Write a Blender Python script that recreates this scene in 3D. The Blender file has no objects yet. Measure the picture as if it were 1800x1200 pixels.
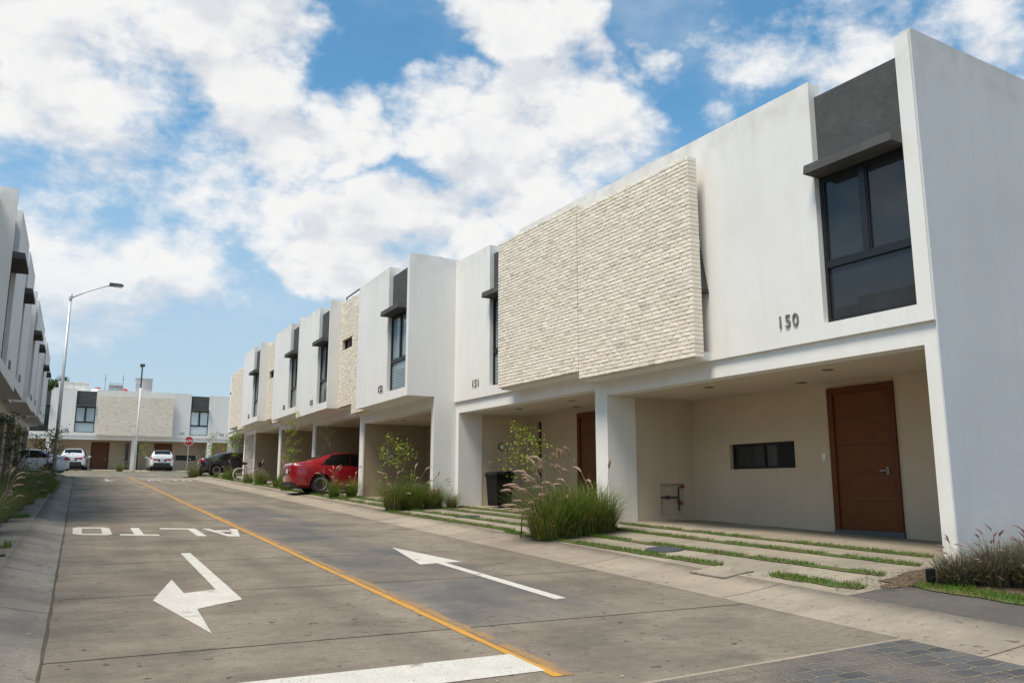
import bpy, bmesh, math, random
from mathutils import Vector, Matrix, noise

random.seed(7)
C = bpy.context.scene.collection
PI = math.pi
R = math.radians
SL = 0.03676                      # the street climbs 3.7 %

# ------------------------------------------------------------------ ground
def lerp(a, b, t):
    return a + (b - a) * max(0.0, min(1.0, t))

def rise(a):
    if a < 13: return lerp(.30, .25, (a - 6) / 7)
    if a < 20: return lerp(.25, .19, (a - 13) / 7)
    return lerp(.19, .15, (a - 20) / 7)

def front(a):
    return 10.3 - .0487 * a if a < 20.4 else 8.42

def base(a):
    return SL * a if a < 82 else SL * 82

def ground(w, a):
    z = base(a)
    if a > 67: return z + .12
    if w > 7.1:
        return z + .10 + (rise(a) - .10) * min(1.0, (w - 7.1) / (front(a) - 7.1))
    if w > 6.16: return z + .10 * ((w - 6.16) / .94) ** 1.5
    if w < -.1: return z + .12 * min(1.0, (-.1 - w) / .55)
    return z

TH = R(2.79)
def fac(X, Y):                    # frame of the two nearest houses -> street frame
    return (X * math.cos(TH) - Y * math.sin(TH), X * math.sin(TH) + Y * math.cos(TH))

# ------------------------------------------------------------------ mesh builder
class MB:
    def __init__(s):
        s.v = []; s.f = []; s.m = []; s.col = None
    def add(s, vs, fs, m=0):
        n = len(s.v); s.v += [tuple(p) for p in vs]
        for f in fs: s.f.append(tuple(i + n for i in f)); s.m.append(m)
    def box(s, x0, x1, y0, y1, z0, z1, m=0):
        vs = [(x0,y0,z0),(x1,y0,z0),(x1,y1,z0),(x0,y1,z0),(x0,y0,z1),(x1,y0,z1),(x1,y1,z1),(x0,y1,z1)]
        s.add(vs, [(0,3,2,1),(4,5,6,7),(0,1,5,4),(1,2,6,5),(2,3,7,6),(3,0,4,7)], m)
    def cbox(s, c, d, m=0, M=None):
        x, y, z = c; a, b, e = d[0]/2, d[1]/2, d[2]/2
        n = len(s.v)
        s.box(x-a, x+a, y-b, y+b, z-e, z+e, m)
        if M:
            for i in range(n, len(s.v)): s.v[i] = tuple(M @ Vector(s.v[i]))
    def quad(s, a, b, c, d, m=0): s.add([a, b, c, d], [(0,1,2,3)], m)
    def tube(s, pts, rad, n=8, m=0, cap=True):
        pts = [Vector(p) for p in pts]
        if not isinstance(rad, (list, tuple)): rad = [rad] * len(pts)
        b0 = len(s.v); prev = None
        for i, p in enumerate(pts):
            d = (pts[min(i+1, len(pts)-1)] - pts[max(i-1, 0)])
            d = d.normalized() if d.length > 1e-9 else Vector((0,0,1))
            if prev is None:
                t = Vector((0,0,1)) if abs(d.z) < .9 else Vector((1,0,0))
                u = d.cross(t).normalized()
            else:
                u = (prev - d * prev.dot(d)); u = u.normalized() if u.length > 1e-6 else d.orthogonal().normalized()
            prev = u; w = d.cross(u)
            for k in range(n):
                a = 2*PI*k/n
                s.v.append(tuple(p + (u*math.cos(a) + w*math.sin(a)) * rad[i]))
        for i in range(len(pts)-1):
            for k in range(n):
                a = b0+i*n+k; b = b0+i*n+(k+1) % n
                s.f.append((a, b, b+n, a+n)); s.m.append(m)
        if cap:
            s.f.append(tuple(b0+k for k in reversed(range(n)))); s.m.append(m)
            e = b0+(len(pts)-1)*n
            s.f.append(tuple(e+k for k in range(n))); s.m.append(m)
    def lathe(s, prof, c, axis='z', n=20, m=0):      # prof: (radius, height)
        b0 = len(s.v)
        for r_, h in prof:
            for k in range(n):
                a = 2*PI*k/n; p = (r_*math.cos(a), r_*math.sin(a), h)
                if axis == 'y': p = (p[0], p[2], p[1])
                if axis == 'x': p = (p[2], p[0], p[1])
                s.v.append((c[0]+p[0], c[1]+p[1], c[2]+p[2]))
        for i in range(len(prof)-1):
            for k in range(n):
                a = b0+i*n+k; b = b0+i*n+(k+1) % n
                s.f.append((a, b, b+n, a+n)); s.m.append(m)
        s.f.append(tuple(b0+k for k in reversed(range(n)))); s.m.append(m)
        e = b0+(len(prof)-1)*n
        s.f.append(tuple(e+k for k in range(n))); s.m.append(m)
    def prism(s, poly, z0, z1, m=0):
        n = len(poly); b = len(s.v)
        s.v += [(x, y, z0) for x, y in poly] + [(x, y, z1) for x, y in poly]
        s.f.append(tuple(b+i for i in reversed(range(n)))); s.m.append(m)
        s.f.append(tuple(b+n+i for i in range(n))); s.m.append(m)
        for i in range(n):
            j = (i+1) % n
            s.f.append((b+i, b+j, b+n+j, b+n+i)); s.m.append(m)
    def mesh(s, name, mats, smooth=False, fix=False):
        me = bpy.data.meshes.new(name)
        me.from_pydata(s.v, [], s.f)
        for mt in (mats if isinstance(mats, (list, tuple)) else [mats]): me.materials.append(mt)
        me.polygons.foreach_set('material_index', s.m)
        if smooth: me.polygons.foreach_set('use_smooth', [True]*len(s.f))
        if s.col is not None:
            at = me.color_attributes.new('tint', 'FLOAT_COLOR', 'POINT')
            flat = []
            for c in s.col: flat += [c, c, c, 1.0]
            at.data.foreach_set('color', flat)
        me.update()
        if fix:
            bm = bmesh.new(); bm.from_mesh(me); bmesh.ops.recalc_face_normals(bm, faces=bm.faces); bm.to_mesh(me); bm.free()
        return me
    def build(s, name, mats, parent=None, loc=None, rot=None, smooth=False, fix=False):
        return link(name, s.mesh(name, mats, smooth, fix), parent, loc, rot)

def link(name, me, parent=None, loc=None, rot=None):
    o = bpy.data.objects.new(name, me); C.objects.link(o)
    if parent: o.parent = parent
    if loc: o.location = loc
    if rot: o.rotation_euler = rot
    return o

def thing(name, label, cat, loc=(0,0,0), rotz=0, group=None):
    o = bpy.data.objects.new(name, None); C.objects.link(o)
    o.empty_display_size = .2
    o.location = loc; o.rotation_euler = (0, 0, rotz)
    return tag(o, label, cat, group)

def tag(o, label, cat=None, group=None):
    o['label'] = label
    if cat: o['category'] = cat
    if group: o['group'] = group
    return o

def struct(o, kind='structure', label=None):
    o['kind'] = kind
    if label: o['label'] = label
    return o

def text_mesh(s, size, extrude, bold=0.0, mat_=None, space=1.0):
    cu = bpy.data.curves.new('lettering', 'FONT')
    cu.body = s; cu.size = size; cu.extrude = extrude; cu.offset = bold
    cu.align_x = 'CENTER'; cu.align_y = 'CENTER'; cu.space_character = space; cu.resolution_u = 4
    ob = bpy.data.objects.new('lettering', cu); C.objects.link(ob)
    bpy.context.view_layer.update()
    dg = bpy.context.evaluated_depsgraph_get()
    me = bpy.data.meshes.new_from_object(ob.evaluated_get(dg))
    bpy.data.objects.remove(ob); bpy.data.curves.remove(cu)
    me.materials.clear(); me.materials.append(mat_)
    return me

# ------------------------------------------------------------------ materials
def mat(name, col, rough=.8, n1=None, n2=None, bump=None, metal=0.0, spec=.5, coat=0.0, streak=None, attr=0.0, coord='Object'):
    """n1/n2: (scale, amount, detail[, colour]) mottling; bump: (scale, strength, distance); streak: (amount, colour)"""
    m = bpy.data.materials.new(name); m.use_nodes = True
    nt = m.node_tree; N = nt.nodes; L = nt.links
    bs = N['Principled BSDF']
    bs.inputs['Roughness'].default_value = rough
    bs.inputs['Metallic'].default_value = metal
    bs.inputs['Specular IOR Level'].default_value = spec
    bs.inputs['Coat Weight'].default_value = coat
    tc = N.new('ShaderNodeTexCoord'); co = tc.outputs[coord]
    rgb = N.new('ShaderNodeRGB'); rgb.outputs[0].default_value = (*col, 1); cur = rgb.outputs[0]
    def mixin(fac_, colour, cur, mode='MIX'):
        mx = N.new('ShaderNodeMix'); mx.data_type = 'RGBA'; mx.blend_type = mode
        L.new(fac_, mx.inputs['Factor']); L.new(cur, mx.inputs[6]); mx.inputs[7].default_value = (*colour, 1)
        return mx.outputs[2]
    for q in (n1, n2):
        if not q: continue
        no = N.new('ShaderNodeTexNoise'); no.inputs['Scale'].default_value = q[0]; no.inputs['Detail'].default_value = q[2]
        L.new(co, no.inputs['Vector'])
        mr = N.new('ShaderNodeMapRange'); mr.inputs[1].default_value = .38; mr.inputs[2].default_value = .68
        mr.inputs[3].default_value = 0; mr.inputs[4].default_value = q[1]
        L.new(no.outputs['Fac'], mr.inputs[0])
        cur = mixin(mr.outputs[0], q[3] if len(q) > 3 else tuple(c*.6 for c in col), cur)
    if streak:
        mp = N.new('ShaderNodeMapping'); mp.inputs['Scale'].default_value = (3.2, 3.2, .25); L.new(co, mp.inputs['Vector'])
        no = N.new('ShaderNodeTexNoise'); no.inputs['Scale'].default_value = 1.4; no.inputs['Detail'].default_value = 5
        L.new(mp.outputs[0], no.inputs['Vector'])
        mr = N.new('ShaderNodeMapRange'); mr.inputs[1].default_value = .5; mr.inputs[2].default_value = .75; mr.inputs[4].default_value = streak[0]
        L.new(no.outputs['Fac'], mr.inputs[0]); cur = mixin(mr.outputs[0], streak[1], cur)
    if attr:
        at = N.new('ShaderNodeAttribute'); at.attribute_name = 'tint'
        mx = N.new('ShaderNodeMix'); mx.data_type = 'RGBA'; mx.blend_type = 'MULTIPLY'; mx.inputs['Factor'].default_value = attr
        L.new(cur, mx.inputs[6]); L.new(at.outputs['Color'], mx.inputs[7]); cur = mx.outputs[2]
    L.new(cur, bs.inputs['Base Color'])
    if bump:
        no = N.new('ShaderNodeTexNoise'); no.inputs['Scale'].default_value = bump[0]; no.inputs['Detail'].default_value = 4
        L.new(co, no.inputs['Vector'])
        bp = N.new('ShaderNodeBump'); bp.inputs['Strength'].default_value = bump[1]; bp.inputs['Distance'].default_value = bump[2]
        L.new(no.outputs['Fac'], bp.inputs['Height']); L.new(bp.outputs[0], bs.inputs['Normal'])
    m['cur'] = 0
    return m

M = {}
def stucco(name, col, a, b_, grime, bump, streak):
    m = mat(name, col, .9, n1=(.55,.45,7,a), n2=(3.3,.25,6,b_), bump=bump, streak=streak, spec=.15)
    nt = m.node_tree; N = nt.nodes; L = nt.links; bs = N['Principled BSDF']
    tc = N.new('ShaderNodeTexCoord'); sp = N.new('ShaderNodeSeparateXYZ'); L.new(tc.outputs['Object'], sp.inputs[0])
    no = N.new('ShaderNodeTexNoise'); no.inputs['Scale'].default_value = 2.6; no.inputs['Detail'].default_value = 7; L.new(tc.outputs['Object'], no.inputs['Vector'])
    src = bs.inputs['Base Color'].links[0].from_socket
    def add(src, za, zb, lo, hi, amt, colr):                # weathering near the ground and under the copings
        m1 = N.new('ShaderNodeMapRange'); m1.interpolation_type = 'SMOOTHSTEP'; m1.inputs[1].default_value = za; m1.inputs[2].default_value = zb; L.new(sp.outputs['Z'], m1.inputs[0])
        m2 = N.new('ShaderNodeMapRange'); m2.inputs[1].default_value = lo; m2.inputs[2].default_value = hi; m2.inputs[4].default_value = amt; L.new(no.outputs['Fac'], m2.inputs[0])
        mm = N.new('ShaderNodeMath'); mm.operation = 'MULTIPLY'; L.new(m1.outputs[0], mm.inputs[0]); L.new(m2.outputs[0], mm.inputs[1])
        mx = N.new('ShaderNodeMix'); mx.data_type = 'RGBA'; L.new(mm.outputs[0], mx.inputs['Factor']); L.new(src, mx.inputs[6]); mx.inputs[7].default_value = (*colr, 1); return mx.outputs[2]
    src = add(src, .55, -.15, .35, .62, .55, grime)
    src = add(src, 6.2, 6.95, .40, .68, .35, grime)
    mp = N.new('ShaderNodeMapping'); mp.inputs['Scale'].default_value = (11,11,.45); L.new(tc.outputs['Object'], mp.inputs['Vector'])
    n2_ = N.new('ShaderNodeTexNoise'); n2_.inputs['Scale'].default_value = 1; n2_.inputs['Detail'].default_value = 4; L.new(mp.outputs[0], n2_.inputs['Vector'])
    d1 = N.new('ShaderNodeMapRange'); d1.inputs[1].default_value = .60; d1.inputs[2].default_value = .74; d1.inputs[4].default_value = .20; L.new(n2_.outputs['Fac'], d1.inputs[0])
    d2 = N.new('ShaderNodeMapRange'); d2.inputs[1].default_value = 4.6; d2.inputs[2].default_value = 7.0; L.new(sp.outputs['Z'], d2.inputs[0])
    dm = N.new('ShaderNodeMath'); dm.operation = 'MULTIPLY'; L.new(d1.outputs[0], dm.inputs[0]); L.new(d2.outputs[0], dm.inputs[1])
    mx = N.new('ShaderNodeMix'); mx.data_type = 'RGBA'; L.new(dm.outputs[0], mx.inputs['Factor']); L.new(src, mx.inputs[6]); mx.inputs[7].default_value = (*grime, 1); src = mx.outputs[2]
    L.new(src, bs.inputs['Base Color'])
    return m
M['stucco'] = stucco('white_stucco', (.80,.785,.75), (.69,.665,.62), (.72,.70,.66), (.42,.37,.29), (55,.22,.006), (.22,(.60,.55,.47)))
M['stucco_shaded'] = stucco('shaded_white_stucco', (.60,.61,.62), (.50,.51,.525), (.53,.54,.55), (.36,.33,.28), (60,.28,.007), (.12,(.47,.46,.45)))  # white stucco again, with the end wall's cool shade put into its colour
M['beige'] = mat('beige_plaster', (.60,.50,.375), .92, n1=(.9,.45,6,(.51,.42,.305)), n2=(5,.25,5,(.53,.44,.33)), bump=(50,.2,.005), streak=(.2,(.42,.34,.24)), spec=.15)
M['beige_shaded'] = mat('shaded_beige_plaster', (.37,.295,.20), .92, n1=(.9,.45,6,(.31,.245,.16)), n2=(5,.25,5,(.33,.26,.18)), bump=(50,.2,.005), streak=(.2,(.30,.24,.16)))  # same beige plaster darkened: carport shade painted into the colour
M['ceiling'] = mat('tan_ceiling', (.60,.53,.43), .92, n1=(.9,.3,5,(.53,.46,.36)), spec=.15)
M['downlight'] = mat('downlight_trim', (.16,.135,.10), .6)
M['grey'] = mat('charcoal_plaster', (.085,.088,.085), .9, n1=(2.2,.7,6,(.060,.062,.060)), n2=(9,.4,5,(.11,.112,.108)), bump=(30,.4,.012), spec=.2)
M['brick'] = mat('whitewashed_brick', (.88,.81,.70), .92, n1=(11,.40,5,(.75,.64,.51)), n2=(2.3,.25,4,(.76,.65,.52)), bump=(45,.5,.008), attr=1.0, spec=.15)
M['mortar'] = mat('mortar', (.60,.49,.36), .95, bump=(40,.5,.01), spec=.1)
M['black'] = mat('black_aluminium', (.012,.013,.014), .38, spec=.5)
M['steel'] = mat('brushed_steel', (.45,.45,.44), .35, metal=1.0)
M['wood'] = mat('stained_wood', (.165,.055,.016), .42, n1=(3,.3,6,(.11,.034,.010)), bump=(20,.08,.004), spec=.35)
def grain(m):
    nt = m.node_tree; N = nt.nodes; L = nt.links; bs = N['Principled BSDF']
    tc = N.new('ShaderNodeTexCoord'); mp = N.new('ShaderNodeMapping'); mp.inputs['Scale'].default_value = (1,2.2,38); L.new(tc.outputs['Object'], mp.inputs['Vector'])
    no = N.new('ShaderNodeTexNoise'); no.inputs['Scale'].default_value = 1.6; no.inputs['Detail'].default_value = 6; no.inputs['Distortion'].default_value = .6; L.new(mp.outputs[0], no.inputs['Vector'])
    mr = N.new('ShaderNodeMapRange'); mr.inputs[1].default_value = .4; mr.inputs[2].default_value = .66; mr.inputs[4].default_value = .38; L.new(no.outputs['Fac'], mr.inputs[0])
    mx = N.new('ShaderNodeMix'); mx.data_type = 'RGBA'; mx.inputs[7].default_value = (.055,.016,.006,1); src = bs.inputs['Base Color'].links[0].from_socket
    L.new(mr.outputs[0], mx.inputs['Factor']); L.new(src, mx.inputs[6]); L.new(mx.outputs[2], bs.inputs['Base Color'])
grain(M['wood'])
M['wood_frame'] = mat('stained_wood_frame', (.13,.040,.014), .45, n1=(3,.5,5,(.09,.02,.008)), spec=.35)
M['sill'] = mat('slate_step', (.11,.12,.13), .7, n1=(8,.4,4))
M['num'] = mat('brushed_numerals', (.20,.20,.19), .5, metal=.3)
M['white_metal'] = mat('galvanised_pole', (.56,.57,.58), .45, n1=(3,.25,4), metal=.35)
M['white_paint_metal'] = mat('white_painted_pole', (.80,.80,.80), .5, n1=(3,.15,4))
M['dark_metal'] = mat('dark_metal', (.05,.055,.06), .5)
M['rubber'] = mat('rubber', (.018,.018,.018), .85)
M['bin'] = mat('black_plastic', (.006,.006,.007), .55, spec=.25)
M['trunk'] = mat('bark', (.16,.11,.075), .9, n1=(30,.5,4), bump=(40,.4,.01))
def leafmat(name, a, b, scale=3.0, trans=.25):
    m = mat(name, a, .55, n1=(scale,.9,3,b), spec=.3)
    nt = m.node_tree; bs = nt.nodes['Principled BSDF']; out = nt.nodes['Material Output']
    tr = nt.nodes.new('ShaderNodeBsdfTranslucent'); mx = nt.nodes.new('ShaderNodeMixShader'); mx.inputs[0].default_value = trans
    src = bs.inputs['Base Color'].links[0].from_socket
    nt.links.new(src, tr.inputs['Color']); nt.links.new(bs.outputs[0], mx.inputs[1]); nt.links.new(tr.outputs[0], mx.inputs[2])
    nt.links.new(mx.outputs[0], out.inputs['Surface'])
    return m
M['leaf_bright'] = leafmat('young_leaves', (.30,.40,.03), (.16,.26,.02), 5)
M['leaf_dark'] = leafmat('dark_leaves', (.035,.07,.018), (.07,.11,.025), 3)
M['leaf_dry'] = leafmat('olive_leaves', (.16,.15,.05), (.22,.17,.08), 5)
M['blade'] = leafmat('grass_blades', (.10,.175,.02), (.20,.24,.045), 4, .3)
M['blade_dry'] = leafmat('dry_grass_blades', (.34,.26,.12), (.25,.19,.08), 6, .3)
M['blade_pale'] = leafmat('pale_grass_blades', (.13,.19,.05), (.20,.22,.09), 4, .3)
M['blade_purple'] = leafmat('purplish_grass_blades', (.13,.15,.075), (.20,.15,.14), 4, .3)
M['lawn'] = leafmat('lawn_blades', (.075,.165,.012), (.14,.19,.025), 2.2, .3)
M['lawn_base'] = mat('turf_soil', (.07,.12,.02), .95, n1=(2.2,.8,5,(.15,.10,.045)), n2=(22,.5,3,(.05,.06,.015)), bump=(60,.8,.02))
M['plume'] = leafmat('seed_plume', (.58,.42,.31), (.44,.30,.22), 8, .35)
M['plume_pink'] = leafmat('pink_seed_plume', (.50,.33,.31), (.42,.24,.25), 8, .35)
M['soil'] = mat('bark_mulch', (.13,.085,.05), .95, n1=(25,.8,4,(.06,.04,.025)), n2=(60,.4,3,(.28,.2,.13)), bump=(50,1,.03))
M['paint'] = mat('worn_white_paint', (.66,.65,.62), .75, n1=(6,.35,8,(.50,.48,.44)), n2=(60,.35,3,(.45,.42,.38)), bump=(80,.3,.005), spec=.25)
def worn(name, col, road_col, amount, base_=None):
    m = mat(name, col, .78, n1=(5,.35,8,tuple(c*.72 for c in col)), spec=.2, bump=(80,.3,.005))
    nt = m.node_tree; N = nt.nodes; L = nt.links; bs = N['Principled BSDF']
    tc = N.new('ShaderNodeTexCoord'); src = bs.inputs['Base Color'].links[0].from_socket
    for sc_, lo, hi in ((75, .66-amount, .80-amount), (3.5, .74-amount, .86-amount)):
        no = N.new('ShaderNodeTexNoise'); no.inputs['Scale'].default_value = sc_; no.inputs['Detail'].default_value = 6; L.new(tc.outputs['Object'], no.inputs['Vector'])
        mr = N.new('ShaderNodeMapRange'); mr.inputs[1].default_value = lo; mr.inputs[2].default_value = hi; L.new(no.outputs['Fac'], mr.inputs[0])
        mx = N.new('ShaderNodeMix'); mx.data_type = 'RGBA'; mx.inputs[7].default_value = (*road_col, 1); L.new(mr.outputs[0], mx.inputs['Factor']); L.new(src, mx.inputs[6]); src = mx.outputs[2]
    L.new(src, bs.inputs['Base Color'])
    return m
M['paint'] = worn('worn_white_paint', (.60,.57,.51), (.27,.225,.17), .105)
M['yellow_worn'] = worn('thin_yellow_paint', (.46,.235,.05), (.20,.165,.125), .24)
M['yellow'] = worn('worn_yellow_paint', (.60,.29,.035), (.28,.225,.16), .15)
M['yellow_old'] = mat('worn_yellow_paint', (.55,.27,.035), .75, n1=(7,.75,8,(.36,.20,.06)), n2=(45,.5,3,(.28,.19,.10)), bump=(80,.3,.005), spec=.25)
M['asphalt'] = mat('dark_asphalt', (.105,.095,.085), .9, n1=(.8,.7,6,(.15,.13,.11)), n2=(7,.5,5,(.075,.07,.065)), bump=(60,.6,.01), spec=.25)
M['kerb'] = mat('pale_kerb', (.50,.46,.36), .9, n1=(2,.4,5,(.40,.36,.28)), bump=(40,.4,.01))
M['dirt'] = mat('bare_earth', (.20,.17,.12), .95, n1=(.4,.6,5,(.11,.13,.05)))
M['iron'] = mat('cast_iron', (.06,.065,.075), .65, n1=(20,.4,4), bump=(60,.6,.01))
M['concrete_box'] = mat('stained_concrete', (.62,.60,.60), .9, n1=(1.2,.85,6,(.30,.29,.30)), bump=(25,.5,.01))
M['tank_steel'] = mat('tank_steel', (.72,.72,.72), .25, metal=.9)
M['red_plastic'] = mat('red_plastic', (.45,.03,.02), .5)
M['white_plastic'] = mat('white_plastic', (.78,.78,.76), .5)
M['sign_red'] = mat('sign_red', (.48,.018,.022), .45, n1=(4,.2,4))
M['sign_white'] = mat('sign_white', (.82,.82,.82), .45)
M['lens'] = mat('lamp_glass', (.55,.56,.55), .25)

def glass(name, col, rough=.03, spec=.5, foil=False, slats=0.0, n=None):
    m = mat(name, col, rough, n1=n, spec=spec, coat=.0)
    nt = m.node_tree; bs = nt.nodes['Principled BSDF']
    bs.inputs['IOR'].default_value = 1.5
    if slats:
        tc = nt.nodes.new('ShaderNodeTexCoord'); sp = nt.nodes.new('ShaderNodeSeparateXYZ')
        nt.links.new(tc.outputs['Object'], sp.inputs[0])
        w = nt.nodes.new('ShaderNodeMath'); w.operation = 'MULTIPLY'; w.inputs[1].default_value = 1/slats
        f = nt.nodes.new('ShaderNodeMath'); f.operation = 'FRACT'
        nt.links.new(sp.outputs['Z'], w.inputs[0]); nt.links.new(w.outputs[0], f.inputs[0])
        mr = nt.nodes.new('ShaderNodeMapRange'); mr.inputs[1].default_value = .55; mr.inputs[2].default_value = .98; mr.inputs[4].default_value = .75
        nt.links.new(f.outputs[0], mr.inputs[0])
        mx = nt.nodes.new('ShaderNodeMix'); mx.data_type = 'RGBA'; mx.inputs[7].default_value = (.05,.07,.08,1)
        src = bs.inputs['Base Color'].links[0].from_socket
        nt.links.new(mr.outputs[0], mx.inputs['Factor']); nt.links.new(src, mx.inputs[6]); nt.links.new(mx.outputs[2], bs.inputs['Base Color'])
    if foil:
        tc = nt.nodes.new('ShaderNodeTexCoord'); no = nt.nodes.new('ShaderNodeTexNoise'); no.inputs['Scale'].default_value = 5; no.inputs['Detail'].default_value = 5; no.inputs['Distortion'].default_value = 2
        nt.links.new(tc.outputs['Object'], no.inputs['Vector'])
        bp = nt.nodes.new('ShaderNodeBump'); bp.inputs['Strength'].default_value = 1; bp.inputs['Distance'].default_value = .07
        nt.links.new(no.outputs['Fac'], bp.inputs['Height']); nt.links.new(bp.outputs[0], bs.inputs['Normal'])
        bs.inputs['Metallic'].default_value = .25
    return m
M['pane'] = glass('dark_window_glass', (.036,.039,.041), n=(.9,.7,3,(.018,.02,.021)))
M['pane_blind'] = glass('glass_over_blinds', (.26,.33,.35), slats=.085)
M['pane_curtain'] = glass('glass_over_curtain', (.20,.23,.22), n=(1.2,.8,3,(.06,.08,.07)))
M['pane_pale'] = glass('glass_over_pale_curtain', (.42,.50,.52), n=(.8,.6,3,(.33,.40,.42)))
M['pane_foil'] = glass('foil_backed_glass', (.72,.80,.82), .18, foil=True)
M['car_glass'] = glass('tinted_car_glass', (.006,.007,.008))
M['car_red'] = mat('red_car_paint', (.28,.004,.012), .28, spec=.5, coat=1.0)
M['car_black'] = mat('black_car_paint', (.008,.009,.012), .25, spec=.5, coat=1.0)
M['car_white'] = mat('white_car_paint', (.74,.75,.77), .28, spec=.5, coat=1.0)
M['car_trim'] = mat('black_car_trim', (.015,.015,.016), .6)
M['tail_lens'] = mat('red_tail_lens', (.35,.006,.010), .15, coat=.6)
M['clear_lens'] = mat('clear_tail_lens', (.75,.72,.72), .12, coat=.6)
M['alloy'] = mat('alloy_rim', (.62,.62,.63), .3, metal=.9)
M['plate'] = mat('licence_plate', (.62,.64,.66), .5, n1=(30,.3,2,(.35,.37,.4)))
M['pink_frame'] = mat('pink_bicycle_paint', (.50,.22,.24), .4)
M['soil_pot'] = mat('pot_black', (.02,.02,.022), .5)

# concrete surfaces with saw-cut joints, streaks and stains
def concrete(name, col, dark, light, pitch, off, stain=None, joint=.012, blue=False, along='Y'):
    m = mat(name, col, .86, spec=.25)
    nt = m.node_tree; N = nt.nodes; L = nt.links; bs = N['Principled BSDF']
    tc = N.new('ShaderNodeTexCoord'); co = tc.outputs['Object']
    def noise_(scale, detail, mscale=(1,1,1), lo=.4, hi=.65, amt=1.0, dist=0):
        mp = N.new('ShaderNodeMapping'); mp.inputs['Scale'].default_value = mscale; L.new(co, mp.inputs['Vector'])
        no = N.new('ShaderNodeTexNoise'); no.inputs['Scale'].default_value = scale; no.inputs['Detail'].default_value = detail; no.inputs['Distortion'].default_value = dist
        no.inputs['Roughness'].default_value = .62
        L.new(mp.outputs[0], no.inputs['Vector'])
        mr = N.new('ShaderNodeMapRange'); mr.inputs[1].default_value = lo; mr.inputs[2].default_value = hi; mr.inputs[4].default_value = amt
        L.new(no.outputs['Fac'], mr.inputs[0]); return mr.outputs[0], no.outputs['Fac']
    def mix(f, c, cur):
        mx = N.new('ShaderNodeMix'); mx.data_type = 'RGBA'
        if isinstance(f, float): mx.inputs['Factor'].default_value = f
        else: L.new(f, mx.inputs['Factor'])
        L.new(cur, mx.inputs[6]); mx.inputs[7].default_value = (*c, 1); return mx.outputs[2]
    cur = bs.inputs['Base Color'].links[0].from_socket
    f, _ = noise_(.45, 7, (1,1,1), .40, .62, .9); cur = mix(f, light, cur)
    f, _ = noise_(1.1, 7, (.7,1.15,1), .46, .64, .75); cur = mix(f, dark, cur)         # streaks across the lane
    f, _ = noise_(.5, 6, (1.9,.45,1), .48, .66, .6); cur = mix(f, dark, cur)          # wheel tracks
    f, _ = noise_(16, 6, (.5,1.2,1), .42, .68, .35); cur = mix(f, tuple(c*.7 for c in dark), cur)  # broom finish
    f, _ = noise_(48, 5, (1,1,1), .44, .66, .55); cur = mix(f, tuple(c*.75 for c in col), cur)
    f, _ = noise_(150, 3, (1,1,1), .35, .75, .42); cur = mix(f, tuple(c*.55 for c in col), cur)      # grit
    f, _ = noise_(110, 2, (1,1,1), .66, .76, .6); cur = mix(f, tuple(min(1,c*1.7) for c in light), cur)
    f, _ = noise_(26, 5, (1,1,1), .55, .68, .38); cur = mix(f, dark, cur)
    f, _ = noise_(2.2, 5, (1,1,1), .60, .70, .3); cur = mix(f, tuple(c*.6 for c in dark), cur)      # drips and stains
    f, _ = noise_(9, 2, (1,1,1), .66, .72, .8); cur = mix(f, tuple(c*.35 for c in dark), cur)      # specks
    sp = N.new('ShaderNodeSeparateXYZ'); L.new(co, sp.inputs[0])
    if blue:                                                                            # tyre tracks
        for wx in (.75, 2.25, 3.85, 5.35):
            m1 = N.new('ShaderNodeMath'); m1.operation = 'SUBTRACT'; L.new(sp.outputs['X'], m1.inputs[0]); m1.inputs[1].default_value = wx
            m2 = N.new('ShaderNodeMath'); m2.operation = 'ABSOLUTE'; L.new(m1.outputs[0], m2.inputs[0])
            m3 = N.new('ShaderNodeMapRange'); m3.interpolation_type = 'SMOOTHSTEP'; m3.inputs[1].default_value = .04; m3.inputs[2].default_value = .34; m3.inputs[3].default_value = 1; m3.inputs[4].default_value = 0; L.new(m2.outputs[0], m3.inputs[0])
            f, _ = noise_(.9, 6, (1,.35,1), .40, .66, .55)
            m4 = N.new('ShaderNodeMath'); m4.operation = 'MULTIPLY'; L.new(m3.outputs[0], m4.inputs[0]); L.new(f, m4.inputs[1]); cur = mix(m4.outputs[0], dark, cur)
    if blue:                                                                            # resealed bluish patch in the right lane
        def band(sock, a, b, s):
            m1 = N.new('ShaderNodeMapRange'); m1.interpolation_type = 'SMOOTHSTEP'; m1.inputs[1].default_value = a-s; m1.inputs[2].default_value = a+s; L.new(sock, m1.inputs[0])
            m2 = N.new('ShaderNodeMapRange'); m2.interpolation_type = 'SMOOTHSTEP'; m2.inputs[1].default_value = b-s; m2.inputs[2].default_value = b+s; m2.inputs[3].default_value = 1; m2.inputs[4].default_value = 0; L.new(sock, m2.inputs[0])
            mm = N.new('ShaderNodeMath'); mm.operation = 'MULTIPLY'; L.new(m1.outputs[0], mm.inputs[0]); L.new(m2.outputs[0], mm.inputs[1]); return mm.outputs[0]
        bx = band(sp.outputs['X'], 3.06, 4.75, .25); by = band(sp.outputs['Y'], 6.65, 24, .25)
        mm = N.new('ShaderNodeMath'); mm.operation = 'MULTIPLY'; L.new(bx, mm.inputs[0]); L.new(by, mm.inputs[1])
        f, raw = noise_(1.1, 7, (1,.6,1), .32, .62, .95)
        m3 = N.new('ShaderNodeMath'); m3.operation = 'MULTIPLY'; L.new(mm.outputs[0], m3.inputs[0]); L.new(f, m3.inputs[1])
        cur = mix(m3.outputs[0], (.115,.113,.113), cur)
    vo = N.new('ShaderNodeTexVoronoi'); vo.feature = 'DISTANCE_TO_EDGE'; vo.inputs['Scale'].default_value = .33
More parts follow.
